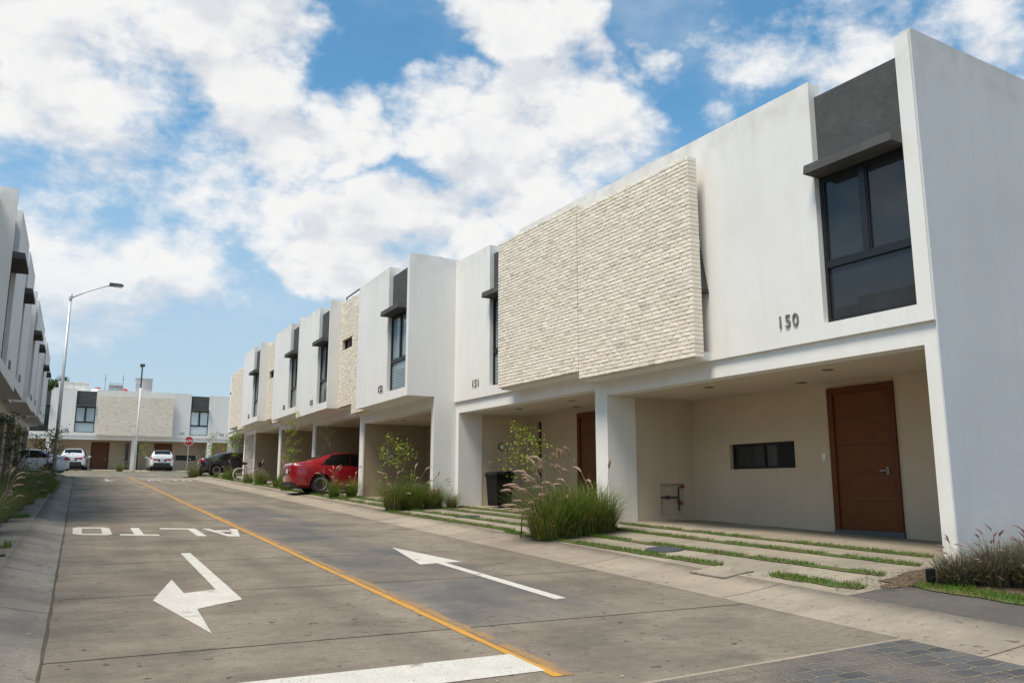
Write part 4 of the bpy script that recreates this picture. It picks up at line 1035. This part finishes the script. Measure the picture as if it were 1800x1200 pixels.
# bicycle
t = thing('bicycle', 'pink city bicycle with a basket leaning by the grass of house 155', 'bicycle', (8.05,44.9,ground(8.05,44.9)), R(12))
t.rotation_euler = (R(5), 0, R(12))
def bwheel(x):
    b = MB(); r_ = .33
    ringp = [(x+r_*math.cos(2*PI*k/28), 0, r_+r_*math.sin(2*PI*k/28)) for k in range(29)]
    b.tube(ringp, .020, 6, 0, False)
    b.tube([(x+(r_-.035)*math.cos(2*PI*k/28), 0, r_+(r_-.035)*math.sin(2*PI*k/28)) for k in range(29)], .013, 5, 1, False)
    for k in range(14):
        an = 2*PI*k/14; b.tube([(x,.02*(-1)**k,r_),(x+(r_-.03)*math.cos(an),0,r_+(r_-.03)*math.sin(an))], .003, 3, 1)
    b.tube([(x,-.06,r_),(x,.06,r_)], .02, 8, 1)
    b.build('wheel', [M['white_plastic'], M['steel']], t)
bwheel(-.55); bwheel(.55)
b = MB()
for pts in ([(-.55,0,.33),(-.12,0,.30)], [(-.12,0,.30),(-.26,0,.86)], [(-.55,0,.33),(-.24,0,.74)], [(-.12,0,.30),(.2,0,.42),(.36,0,.78)], [(-.2,0,.58),(.35,0,.72)], [(.33,0,.92),(.40,0,.66),(.55,0,.33)]): b.tube(pts, .018, 8)
b.build('frame', M['pink_frame'], t)
b = MB(); b.tube([(.33,0,.92),(.31,0,1.03)], .014, 6); b.tube([(.16,-.29,1.06),(.30,-.2,1.06),(.32,0,1.04),(.30,.2,1.06),(.16,.29,1.06)], .013, 6); b.build('handlebar', M['steel'], t)
b = MB(); b.tube([(-.40,0,.90),(-.28,0,.91),(-.14,0,.90)], [.085,.07,.03], 8); b.build('saddle', M['rubber'], t)
b = MB(); b.add([(.42,-.13,.74),(.62,-.13,.74),(.62,.13,.74),(.42,.13,.74),(.40,-.17,.98),(.68,-.17,.98),(.68,.17,.98),(.40,.17,.98)], [(0,3,2,1),(0,1,5,4),(1,2,6,5),(2,3,7,6),(3,0,4,7)]); b.build('basket', M['dark_metal'], t)
b = MB(); b.lathe([(.09,.05),(.09,.06)], (-.12,0,.30), 'y', 14); b.tube([(-.12,-.1,.30),(-.12,.1,.30)], .012, 6); b.tube([(-.12,.09,.30),(-.02,.09,.22),(-.02,.16,.22)], .01, 5); b.tube([(-.12,-.09,.30),(-.22,-.09,.38),(-.22,-.16,.38)], .01, 5); b.build('crank', M['steel'], t)

# ------------------------------------------------------------------ vegetation
def blades_mesh(n, h, spread, lean, m, seed, width=.006, rootr=.16):
    rnd = random.Random(seed); b = MB()
    for i in range(n):
        a = rnd.random()*2*PI; r0 = rootr*math.sqrt(rnd.random()); x, y = r0*math.cos(a), r0*math.sin(a)
        a2 = a+rnd.gauss(0,.5); low = rnd.random() < .38; hh = h*(rnd.uniform(.28,.62) if low else rnd.uniform(.55,1.15)); out = spread*(abs(rnd.gauss(.75,.3)) if low else abs(rnd.gauss(.38,.30)))*hh
        dx, dy = math.cos(a2)*out+lean[0]*hh*rnd.uniform(.5,1.2), math.sin(a2)*out+lean[1]*hh*rnd.uniform(.5,1.2)
        px, py = -math.sin(a2), math.cos(a2); w = width*rnd.uniform(.6,1.2)
        droop = rnd.uniform(.0,.35)*math.hypot(dx, dy)
        vs = []
        for t_, k in ((0,1),(.35,.9),(.7,.6)):
            f = t_**1.8
            c = (x+dx*f, y+dy*f, hh*(t_-.12*t_*t_)-droop*t_**3)
            vs += [(c[0]-px*w*k, c[1]-py*w*k, c[2]), (c[0]+px*w*k, c[1]+py*w*k, c[2])]
        vs.append((x+dx, y+dy, hh*.88-droop))
        b.add(vs, [(0,1,3,2),(2,3,5,4),(4,5,6)], 1 if rnd.random() < (.30 if low else .12) else 0)
    return b.mesh('blades', [m, M['blade_dry']])
def plume_mesh(h, reach, ln, m, seed, thick=.019):
    """arching stem carrying one bristly head"""
    rnd = random.Random(seed); b = MB()
    pts = []
    for i in range(7):
        t_ = i/6; pts.append(Vector((reach*.55*t_**1.7, 0, h*t_*(1-.10*t_))))
    d = (pts[-1]-pts[-2]).normalized(); head = [pts[-1]]
    for i in range(5):
        d = (d+Vector((.16*reach/max(h,.1)+.05, 0, -.17))).normalized(); head.append(head[-1]+d*ln/5)
    b.tube(pts, [.0035]*7, 4)
    b.tube(head, [thick*.5,thick*.95,thick,thick*.85,thick*.6,.003], 6)
    for k in range(90):                                   # bristles
        s = rnd.random()*4.6; i = int(s); p = head[i].lerp(head[i+1], s-i); ax = (head[i+1]-head[i]).normalized()
        u = ax.orthogonal().normalized(); u.rotate(Matrix.Rotation(rnd.random()*2*PI, 3, ax))
        q = p+u*thick*rnd.uniform(1.2,1.9)+ax*rnd.uniform(.01,.03); sd_ = ax.cross(u)*.0022
        b.add([p-sd_, p+sd_, q], [(0,1,2)])
    return b.mesh('plume', m)
BL = {}
def blades(kind, var):
    k = (kind, var)
    if k not in BL:
        if kind == 'big': BL[k] = blades_mesh(900, .92, 1.25, (-.14,0), M['blade'], 100+var, .0052, .26)
        if kind == 'mid': BL[k] = blades_mesh(420, .80, 1.25, (-.06,0), M['blade'], 200+var, .0055, .15)
        if kind == 'pale': BL[k] = blades_mesh(480, .92, 1.35, (.05,-.05), M['blade_pale'], 300+var, .0062, .22)
        if kind == 'purple': BL[k] = blades_mesh(760, .50, 1.5, (-.18,-.05), M['blade_purple'], 400+var, .0060, .22)
        if kind == 'far': BL[k] = blades_mesh(190, .8, .8, (0,0), M['blade'], 500+var, .013, .25)
    return BL[k]
PL = {m: [plume_mesh(h, r_, ln, M[m], 60+i) for i, (h, r_, ln) in enumerate(((1.02,.55,.20),(.86,.80,.19),(.70,.95,.18),(1.12,.30,.19),(.50,.95,.17)))] for m in ('plume','plume_pink')}
def clump(label, w, a, kind, sc=1.0, plumes=6, pm='plume', var=0, bias=None, group='fountain grass clumps', spread=PI, pz=1.0, lo=0):
    t = thing('plume_plant', label, 'plant', (w, a, ground(w, a)), random.random()*.3, group)
    bo = link('blades', blades(kind, var), t); bo.scale = (sc, sc, sc); bo.rotation_euler = (0,0,0)
    for i in range(plumes):
        p = link('plume', random.choice(PL[pm][lo:]), t)
        an = (bias if bias is not None else 0)+random.uniform(-spread, spread)
        r0 = .14*sc*random.random(); q = random.random()*2*PI
        p.location = (r0*math.cos(q), r0*math.sin(q), 0); p.rotation_euler = (0, 0, an)
        s = sc*pz*random.uniform(.85,1.15); p.scale = (s, s, s)
    return t
# bed between 150 and 151: camera looks along +y with +x to the right
bed = [(7.2,12.35,'big',1.12,20,PI*.95,'street end'), (7.6,12.45,'big',1.2,13,PI*.9,'second from the street'), (8.02,12.5,'big',1.22,12,PI*.7,'third from the street'), (8.42,12.55,'big',1.02,6,PI*.6,'beside the white pillar')]
for i, (w, a, k, s, n, bi, lab) in enumerate(bed):
    clump(('tall green fountain grass clump beside the white pillar of house 150' if i == 3 else 'tall fountain grass clump in the bed between 150 and 151, %s' % lab), w, a, k, s, n, var=i % 2, bias=PI if i < 2 else PI*.8, spread=.9 if i < 2 else 1.6)
for i, (w, a, k, s, n, lab) in enumerate([(7.30,20.3,'big',.95,8,'fountain grass clump behind the leafy sapling in front of house 152'), (7.75,20.25,'big',1.0,8,'middle fountain grass clump before house 152'), (8.3,20.2,'big',.85,6,'fountain grass clump at the corner of house 152'), (8.75,20.0,'pale',.55,3,'small pale grass tuft against the pillar of house 151')]):
    clump(lab, w, a, k, s, n, var=i % 2, bias=PI*.5, spread=PI)
for i, (w, a, k, s, n, lab) in enumerate([(7.45,26.55,'mid',.95,9,'fountain grass clump with many plumes in front of the red sedan wheel'), (8.05,26.6,'mid',.95,6,'fountain grass clump at the foot of the pillar between 152 and 153')]):
    clump(lab, w, a, k, s, n, var=i, bias=0, spread=PI)
for i, (w, a, s, lab) in enumerate([(7.4,33.1,.95,'grass clump left of the red sedan by the tall sapling'), (7.7,36.0,.9,'grass clump between the bicycle and the red sedan'), (7.6,39.4,1.0,'leafy grass clump just right of the bicycle'), (7.5,42.0,.8,'low grass clump under the bicycle frame'), (7.55,47.5,1.0,'grass clump left of the bicycle'), (7.7,50.5,.65,'grass clump right of the black sedan wheel'), (7.5,52.6,.5,'grass clump in front of the black sedan')]):
    clump(lab, w, a, 'far', s, 3, var=i % 2)
for i, (w, a, s, lab) in enumerate([(6.0+.55,55.9,1.15,'pale pink grass clump at the foot of the stop sign'), (7.0,57.0,1.0,'pale pink grass clump behind the black sedan tail'), (2.85,68.5,.95,'lone pale grass clump left of the white street lamp')]):
    clump(lab, w, a, 'pale', s, 9, pm='plume_pink', var=i % 2)
purple = [(8.38,5.75,.80,9,'purplish fountain grass clump at the corner pillar of house 150'), (8.62,5.50,.9,9,'second purplish fountain grass clump from the corner of house 150'), (8.85,5.62,.95,9,'purplish grass clump close to the side wall, third from the pillar'),
          (8.80,5.22,.95,8,'front purplish grass clump beside the green turf edge'), (9.12,5.38,1.0,9,'purplish grass clump in the middle of the side wall bed'), (9.05,4.95,.95,8,'front purplish grass clump near the right photo edge'),
          (9.40,5.15,1.0,8,'purplish grass clump at the right photo edge'), (9.55,5.60,.95,7,'rear purplish grass clump touching the side wall')]
for i, (w, a, s, n, lab) in enumerate(purple):
    clump(lab, w, a, 'purple', s, n, pm='plume_pink', var=i % 3, bias=PI, spread=1.5, pz=.50)
for i, (w, a, k, s, n, lab) in enumerate([(-1.22,15.6,'pale',.85,5,'nearest long grass clump on the left, at the photo edge'), (-1.25,18.2,'pale',.9,5,'second long grass clump along the left driveway'), (-1.2,21.5,'pale',1.0,6,'long grass clump with arching pink plumes on the left'), (-1.05,24.3,'mid',1.1,4,'green grass clump behind the arching plumes on the left'), (-1.35,26.5,'pale',1.15,5,'tall tan grass clump against the left houses'), (-.95,29.0,'mid',1.25,3,'dense green grass clump near the left gutter'), (-1.2,32.0,'mid',1.3,3,'green grass clump before the left shrub'), (-.95,35.5,'mid',1.2,2,'farthest green grass clump on the left, before the lamp post'), (-1.45,22.5,'pale',1.2,5,'grass clump under the left sapling branches')]):
    clump(lab, w, a, k, s, n, pm='plume_pink' if i in (0,2) else 'plume', var=i % 2, bias=-.3, spread=1.2)

def sapling(label, w, a, h, leafm, nleaf, seed, crown=(.35,1.0), spread=.45, lean=(0,0), leaf=.05, thick=.016, nb=9, name='sapling', group='young street trees', clumps=14, zb=None):
    rnd = random.Random(seed)
    t = thing(name, label, 'young tree', (w, a, ground(w, a) if zb is None else zb), 0, group)
    b = MB(); tips = []
    pts = [Vector((lean[0]*h*(i/6)**1.3+rnd.uniform(-.02,.02)*h*.4, lean[1]*h*(i/6)**1.3+rnd.uniform(-.02,.02)*h*.4, h*.92*i/6)) for i in range(7)]
    b.tube(pts, [thick*(1-.75*i/6) for i in range(7)], 7)
    for k in range(nb):
        f = crown[0]+(crown[1]-crown[0])*(k+.5)/nb*.92; i = min(5, int(f*6)); p = pts[i].lerp(pts[i+1], f*6-i)
        an = k*2.4+rnd.random(); ln = spread*h*rnd.uniform(.35,.8)*(1-.45*(k/nb)); el = rnd.uniform(.35,1.0)
        d = Vector((math.cos(an)*math.cos(el), math.sin(an)*math.cos(el), math.sin(el)))
        q = [p, p+d*ln*.5+Vector((0,0,-.02)), p+d*ln]
        b.tube(q, [thick*.42, thick*.3, thick*.14], 5)
        for s in range(3):
            tips.append(q[1].lerp(q[2], s/2)+Vector((rnd.gauss(0,.04),rnd.gauss(0,.04),rnd.gauss(0,.04)))*h*.45)
            e_ = tips[-1]; b.tube([q[1].lerp(q[2], s/2), e_], [thick*.15, thick*.08], 4)
    tips.append(pts[-1])
    b.build('trunk', M['trunk'], t, smooth=True)
    l = MB()
    for i in range(nleaf):
        c = rnd.choice(tips)+Vector((rnd.gauss(0,1),rnd.gauss(0,1),rnd.gauss(0,.8)))*spread*h*.085
        u = Vector((rnd.gauss(0,1),rnd.gauss(0,1),rnd.gauss(0,.6))).normalized(); v = u.orthogonal().normalized(); v.rotate(Matrix.Rotation(rnd.random()*6.28, 3, u))
        s = leaf*rnd.uniform(.6,1.2)
        l.add([c-u*s*.5, c+v*s*.28, c+u*s*.5, c-v*s*.28], [(0,1,2,3)])
    l.build('crown', M[leafm], t)
    return t
sapling('bright green leafy sapling before the tall grass of house 151', 6.98, 12.9, 1.95, 'leaf_bright', 600, 3, (.42,1.0), .56, (.10,.06), .05, .013, 10)
sapling('bright green sapling in front of the carport of house 152', 7.12, 19.9, 1.75, 'leaf_bright', 460, 5, (.40,1.0), .58, (.10,.05), .06, .014, 10)
sapling('thin bare sapling before the red sedan', 7.35, 27.6, 2.7, 'leaf_dry', 260, 7, (.5,1.0), .34, (.04,0), .035, .014, 9)
sapling('tall slender green sapling left of the red sedan', 7.35, 32.6, 3.3, 'leaf_bright', 420, 9, (.30,1.0), .24, (.05,0), .075, .016, 11)
sapling('bare brown sapling behind the bicycle', 7.6, 43.8, 2.6, 'leaf_dry', 200, 11, (.3,1.0), .5, (0,0), .045, .016, 10)
sapling('small green sapling right of the black sedan', 7.7, 49.0, 2.9, 'leaf_bright', 420, 13, (.45,1.0), .34, (.03,0), .09, .018, 9)
sapling('slim green sapling in front of the black sedan', 7.35, 54.5, 2.9, 'leaf_bright', 340, 15, (.3,1.0), .34, (0,0), .09, .018, 9)
sapling('small sapling beside the white street lamp', 4.35, 69.2, 2.6, 'leaf_bright', 200, 17, (.35,1.0), .3, (.1,0), .10, .02, 8)
sapling('dark leafy shrub around the left lamp post', -1.05, 37.5, 2.35, 'leaf_dark', 620, 19, (.4,1.0), .62, (.02,0), .085, .03, 14, name='shrub')
sapling('dark leafy sapling at the left edge of the photo', -1.45, 21.8, 2.25, 'leaf_dark', 700, 21, (.45,1.0), .38, (0,0), .07, .02, 10)
sapling('low bushy shrub under the left sapling', -1.5, 27.5, 1.6, 'leaf_dark', 350, 23, (.2,1.0), .6, (0,0), .07, .02, 12, name='shrub')

def tree(label, w, a, h, r_, seed, n=5200):
    rnd = random.Random(seed); z = base(a)
    t = thing('tree', label, 'tree', (w, a, z), 0, 'trees behind the houses')
    b = MB(); b.tube([(0,0,0),(.1,0,h*.35),(-.1,.1,h*.62)], [.28,.2,.1], 9)
    cl = []
    for k in range(26):
        an = rnd.random()*6.28; el = rnd.uniform(-.35,1.25); rr = r_*rnd.uniform(.45,1.0)
        c = Vector((math.cos(an)*math.cos(el)*rr, math.sin(an)*math.cos(el)*rr, h*.68+math.sin(el)*rr*.95)); cl.append((c, r_*rnd.uniform(.2,.38)))
        b.tube([(0,0,h*.42), c*.55+Vector((0,0,h*.22)), c], [.09,.05,.015], 5)
    b.build('trunk', M['trunk'], t)
    l = MB()
    for i in range(n):
        c, s0 = rnd.choice(cl); d = Vector((rnd.gauss(0,1),rnd.gauss(0,1),rnd.gauss(0,.8))); p = c+d.normalized()*s0*rnd.random()**.4
        u = Vector((rnd.gauss(0,1),rnd.gauss(0,1),rnd.gauss(0,.7))).normalized(); v = u.orthogonal()
        s = rnd.uniform(.16,.32); l.add([p-u*s*.5, p+v*s*.3, p+u*s*.5, p-v*s*.3], [(0,1,2,3)])
    l.build('crown', M['leaf_dark'], t)
tree('dark tree rising behind the end of the left row', -2.9, 92, 10.6, 2.1, 41)
tree('dark tree mostly hidden behind the left row', -10.5, 95, 11.0, 3.4, 42, 3500)
tree('small dark tree top showing behind the far roof tank', 1.2, 96, 8.2, 1.5, 43, 1500)
tree('spiky tree top behind the roof of house 109', 11.4, 98, 8.2, 1.1, 44, 900)

# ------------------------------------------------------------------ sky
SUN_AZ, SUN_EL = -112.0, 63.0                     # degrees right of the street direction, above the horizon
world = bpy.data.worlds.new('World'); bpy.context.scene.world = world; world.use_nodes = True
nt = world.node_tree; N = nt.nodes; Lk = nt.links; N.clear()
out = N.new('ShaderNodeOutputWorld'); bg = N.new('ShaderNodeBackground'); Lk.new(bg.outputs[0], out.inputs[0])
sky = N.new('ShaderNodeTexSky'); sky.sky_type = 'NISHITA'; sky.sun_disc = False; sky.sun_elevation = R(SUN_EL); sky.sun_rotation = R(SUN_AZ)
sky.air_density = 1.0; sky.dust_density = .6; sky.ozone_density = 2.2
tc = N.new('ShaderNodeTexCoord'); D_ = tc.outputs['Generated']
def math_(op, a, b=None, c=None):
    m = N.new('ShaderNodeMath'); m.operation = op
    for i, q in enumerate((a, b, c)):
        if q is None: continue
        if isinstance(q, (int, float)): m.inputs[i].default_value = q
        else: Lk.new(q, m.inputs[i])
    return m.outputs[0]
def maprange(v, a, b, c=0., d=1., smooth=True):
    m = N.new('ShaderNodeMapRange'); m.interpolation_type = 'SMOOTHSTEP' if smooth else 'LINEAR'
    Lk.new(v, m.inputs[0]); m.inputs[1].default_value = a; m.inputs[2].default_value = b; m.inputs[3].default_value = c; m.inputs[4].default_value = d
    return m.outputs[0]
# warp the direction a little so that the cloud masses get ragged
def wnoise(scale, detail, rough=.55, vec=None):
    n = N.new('ShaderNodeTexNoise'); n.inputs['Scale'].default_value = scale; n.inputs['Detail'].default_value = detail; n.inputs['Roughness'].default_value = rough
    Lk.new(vec or FL, n.inputs['Vector']); return n
flat_ = N.new('ShaderNodeVectorMath'); flat_.operation = 'MULTIPLY'; Lk.new(D_, flat_.inputs[0]); flat_.inputs[1].default_value = (1,1,1.5); FL = flat_.outputs[0]
wn = wnoise(5, 5)
sub = N.new('ShaderNodeVectorMath'); sub.operation = 'SUBTRACT'; Lk.new(wn.outputs['Color'], sub.inputs[0]); sub.inputs[1].default_value = (.5,.5,.5)
sc_ = N.new('ShaderNodeVectorMath'); sc_.operation = 'MULTIPLY_ADD'; Lk.new(sub.outputs[0], sc_.inputs[0]); sc_.inputs[1].default_value = (.20,.20,.13); Lk.new(D_, sc_.inputs[2])
nrm = N.new('ShaderNodeVectorMath'); nrm.operation = 'NORMALIZE'; Lk.new(sc_.outputs[0], nrm.inputs[0]); WD = nrm.outputs[0]
CLOUDS = [(-2.5,26.9,8.6,1),(7.8,29.2,5.2,1),(2.0,23.5,6.8,.9),(7.2,26.1,3.8,.8),(10.5,23.3,4.4,1),(16.0,24.4,3.4,1),(5.1,20.1,4.5,.9),(-3.2,18.1,7.3,.8),(9.6,19.5,4.0,.8),(29.1,31.1,4.8,1),(28.4,29.0,2.8,1),(33.0,30.0,3.0,.9),
 (21.4,26.2,3.0,.8),(30.3,24.6,5.7,1),(26.1,24.2,3.9,.9),(34.1,23.7,3.2,.9),(28.2,21.2,4.3,.9),(17.1,16.3,4.7,1),(20.3,18.7,3.5,1),(24.9,18.1,3.6,1),(13.3,14.5,2.6,.8),(39.1,28.7,1.8,.6),(36.5,28.0,1.3,.6),(45.8,29.7,3.7,.55),(52.2,28.5,4.1,.6),
 (49.8,26.5,2.6,.5),(59.0,27.0,3.7,.5),(41.5,23.6,2.6,.6),(37.4,22.1,3.0,.6),(-1.3,14.9,7.6,.7),(10.8,17.0,3.0,.75),(4.4,15.2,4.2,.7),(61.6,24.7,2.5,.55),(44.0,25.6,2.1,.45)]
dens = None
for az, el, rad, wt in CLOUDS:
    d = (math.sin(R(az))*math.cos(R(el)), math.cos(R(az))*math.cos(R(el)), math.sin(R(el)))
    dp = N.new('ShaderNodeVectorMath'); dp.operation = 'DOT_PRODUCT'; Lk.new(WD, dp.inputs[0]); dp.inputs[1].default_value = d
    v = maprange(dp.outputs['Value'], math.cos(R(rad*1.45)), math.cos(R(rad*.2)), 0, wt)
    dens = v if dens is None else math_('MAXIMUM', dens, v)
# elsewhere in the sky: ordinary broken cloud from noise
back = math_('MULTIPLY', maprange(wnoise(2.2, 6).outputs['Fac'], .42, .62), .85)
sepv = N.new('ShaderNodeSeparateXYZ'); Lk.new(D_, sepv.inputs[0])
inview = N.new('ShaderNodeVectorMath'); inview.operation = 'DOT_PRODUCT'; Lk.new(D_, inview.inputs[0]); az, el = 28, 20
inview.inputs[1].default_value = (math.sin(R(az))*math.cos(R(el)), math.cos(R(az))*math.cos(R(el)), math.sin(R(el)))
away = maprange(inview.outputs['Value'], math.cos(R(36)), math.cos(R(50)))
dens = math_('MAXIMUM', dens, math_('MULTIPLY', back, away))
big_n = wnoise(8, 9, .56).outputs['Fac']
fine = math_('ADD', math_('MULTIPLY', math_('SUBTRACT', big_n, .5), 2.2), math_('MULTIPLY', math_('SUBTRACT', wnoise(26, 7, .58).outputs['Fac'], .5), .75))
d2 = math_('ADD', dens, fine)
mask = maprange(d2, .33, .98)
veil = maprange(wnoise(4, 8, .60).outputs['Fac'], .42, .75, 0, .30)
mask = math_('MAXIMUM', mask, veil)
# cloud colour: lit towards the top edges, greyer undersides and thick parts
upv = N.new('ShaderNodeVectorMath'); upv.operation = 'ADD'; Lk.new(FL, upv.inputs[0]); upv.inputs[1].default_value = (-.012, -.006, .050)
above = wnoise(8, 9, .56, upv.outputs[0]).outputs['Fac']
lit = math_('SUBTRACT', above, big_n)                       # more cloud above than here = underside
gcol = N.new('ShaderNodeMix'); gcol.data_type = 'RGBA'; gcol.inputs[6].default_value = (1.0,.995,.99,1); gcol.inputs[7].default_value = (.66,.70,.77,1)
Lk.new(math_('ADD', maprange(lit, -.06, .13, 0, .62), maprange(d2, .9, 1.7, 0, .30)), gcol.inputs['Factor'])
# blue sky: Nishita brought to display range
blue = N.new('ShaderNodeMix'); blue.data_type = 'RGBA'; blue.blend_type = 'MULTIPLY'; blue.inputs['Factor'].default_value = 1
Lk.new(sky.outputs[0], blue.inputs[6]); blue.inputs[7].default_value = (.115,.190,.192,1)
haze = maprange(sepv.outputs['Z'], .10, .45, 1, 0)
hz = N.new('ShaderNodeMix'); hz.data_type = 'RGBA'; Lk.new(math_('MULTIPLY', haze, .8), hz.inputs['Factor']); Lk.new(blue.outputs[2], hz.inputs[6]); hz.inputs[7].default_value = (.57,.665,.78,1)
fin = N.new('ShaderNodeMix'); fin.data_type = 'RGBA'; Lk.new(math_('MULTIPLY', mask, maprange(sepv.outputs['Z'], .08, .26, .25, 1)), fin.inputs['Factor']); Lk.new(hz.outputs[2], fin.inputs[6]); Lk.new(gcol.outputs[2], fin.inputs[7])
Lk.new(fin.outputs[2], bg.inputs['Color']); bg.inputs['Strength'].default_value = .93

sun = bpy.data.lights.new('sun', 'SUN'); sun.energy = 4.25; sun.angle = R(20); sun.color = (1.0,.90,.77)
so = bpy.data.objects.new('sun', sun); C.objects.link(so)
sd_ = Vector((math.sin(R(SUN_AZ))*math.cos(R(SUN_EL)), math.cos(R(SUN_AZ))*math.cos(R(SUN_EL)), math.sin(R(SUN_EL))))
so.rotation_euler = (-sd_).to_track_quat('-Z', 'Y').to_euler()

# ------------------------------------------------------------------ camera
cam = bpy.data.cameras.new('camera'); cam.lens = 28.74; cam.sensor_width = 36; cam.clip_start = .05; cam.clip_end = 2000
co = bpy.data.objects.new('camera', cam); C.objects.link(co)
co.location = (0, 0, 1.4); co.rotation_euler = (R(90+10.185), 0, R(-27.767))
sc = bpy.context.scene; sc.camera = co
sc.view_settings.view_transform = 'Standard'; sc.view_settings.look = 'None'; sc.view_settings.exposure = 0; sc.view_settings.gamma = 1
sc.render.engine = 'CYCLES'
sc.cycles.max_bounces = 6; sc.cycles.diffuse_bounces = 4; sc.cycles.glossy_bounces = 3; sc.cycles.transmission_bounces = 2; sc.cycles.transparent_max_bounces = 4
world.cycles.sampling_method = 'MANUAL'; world.cycles.sample_map_resolution = 512
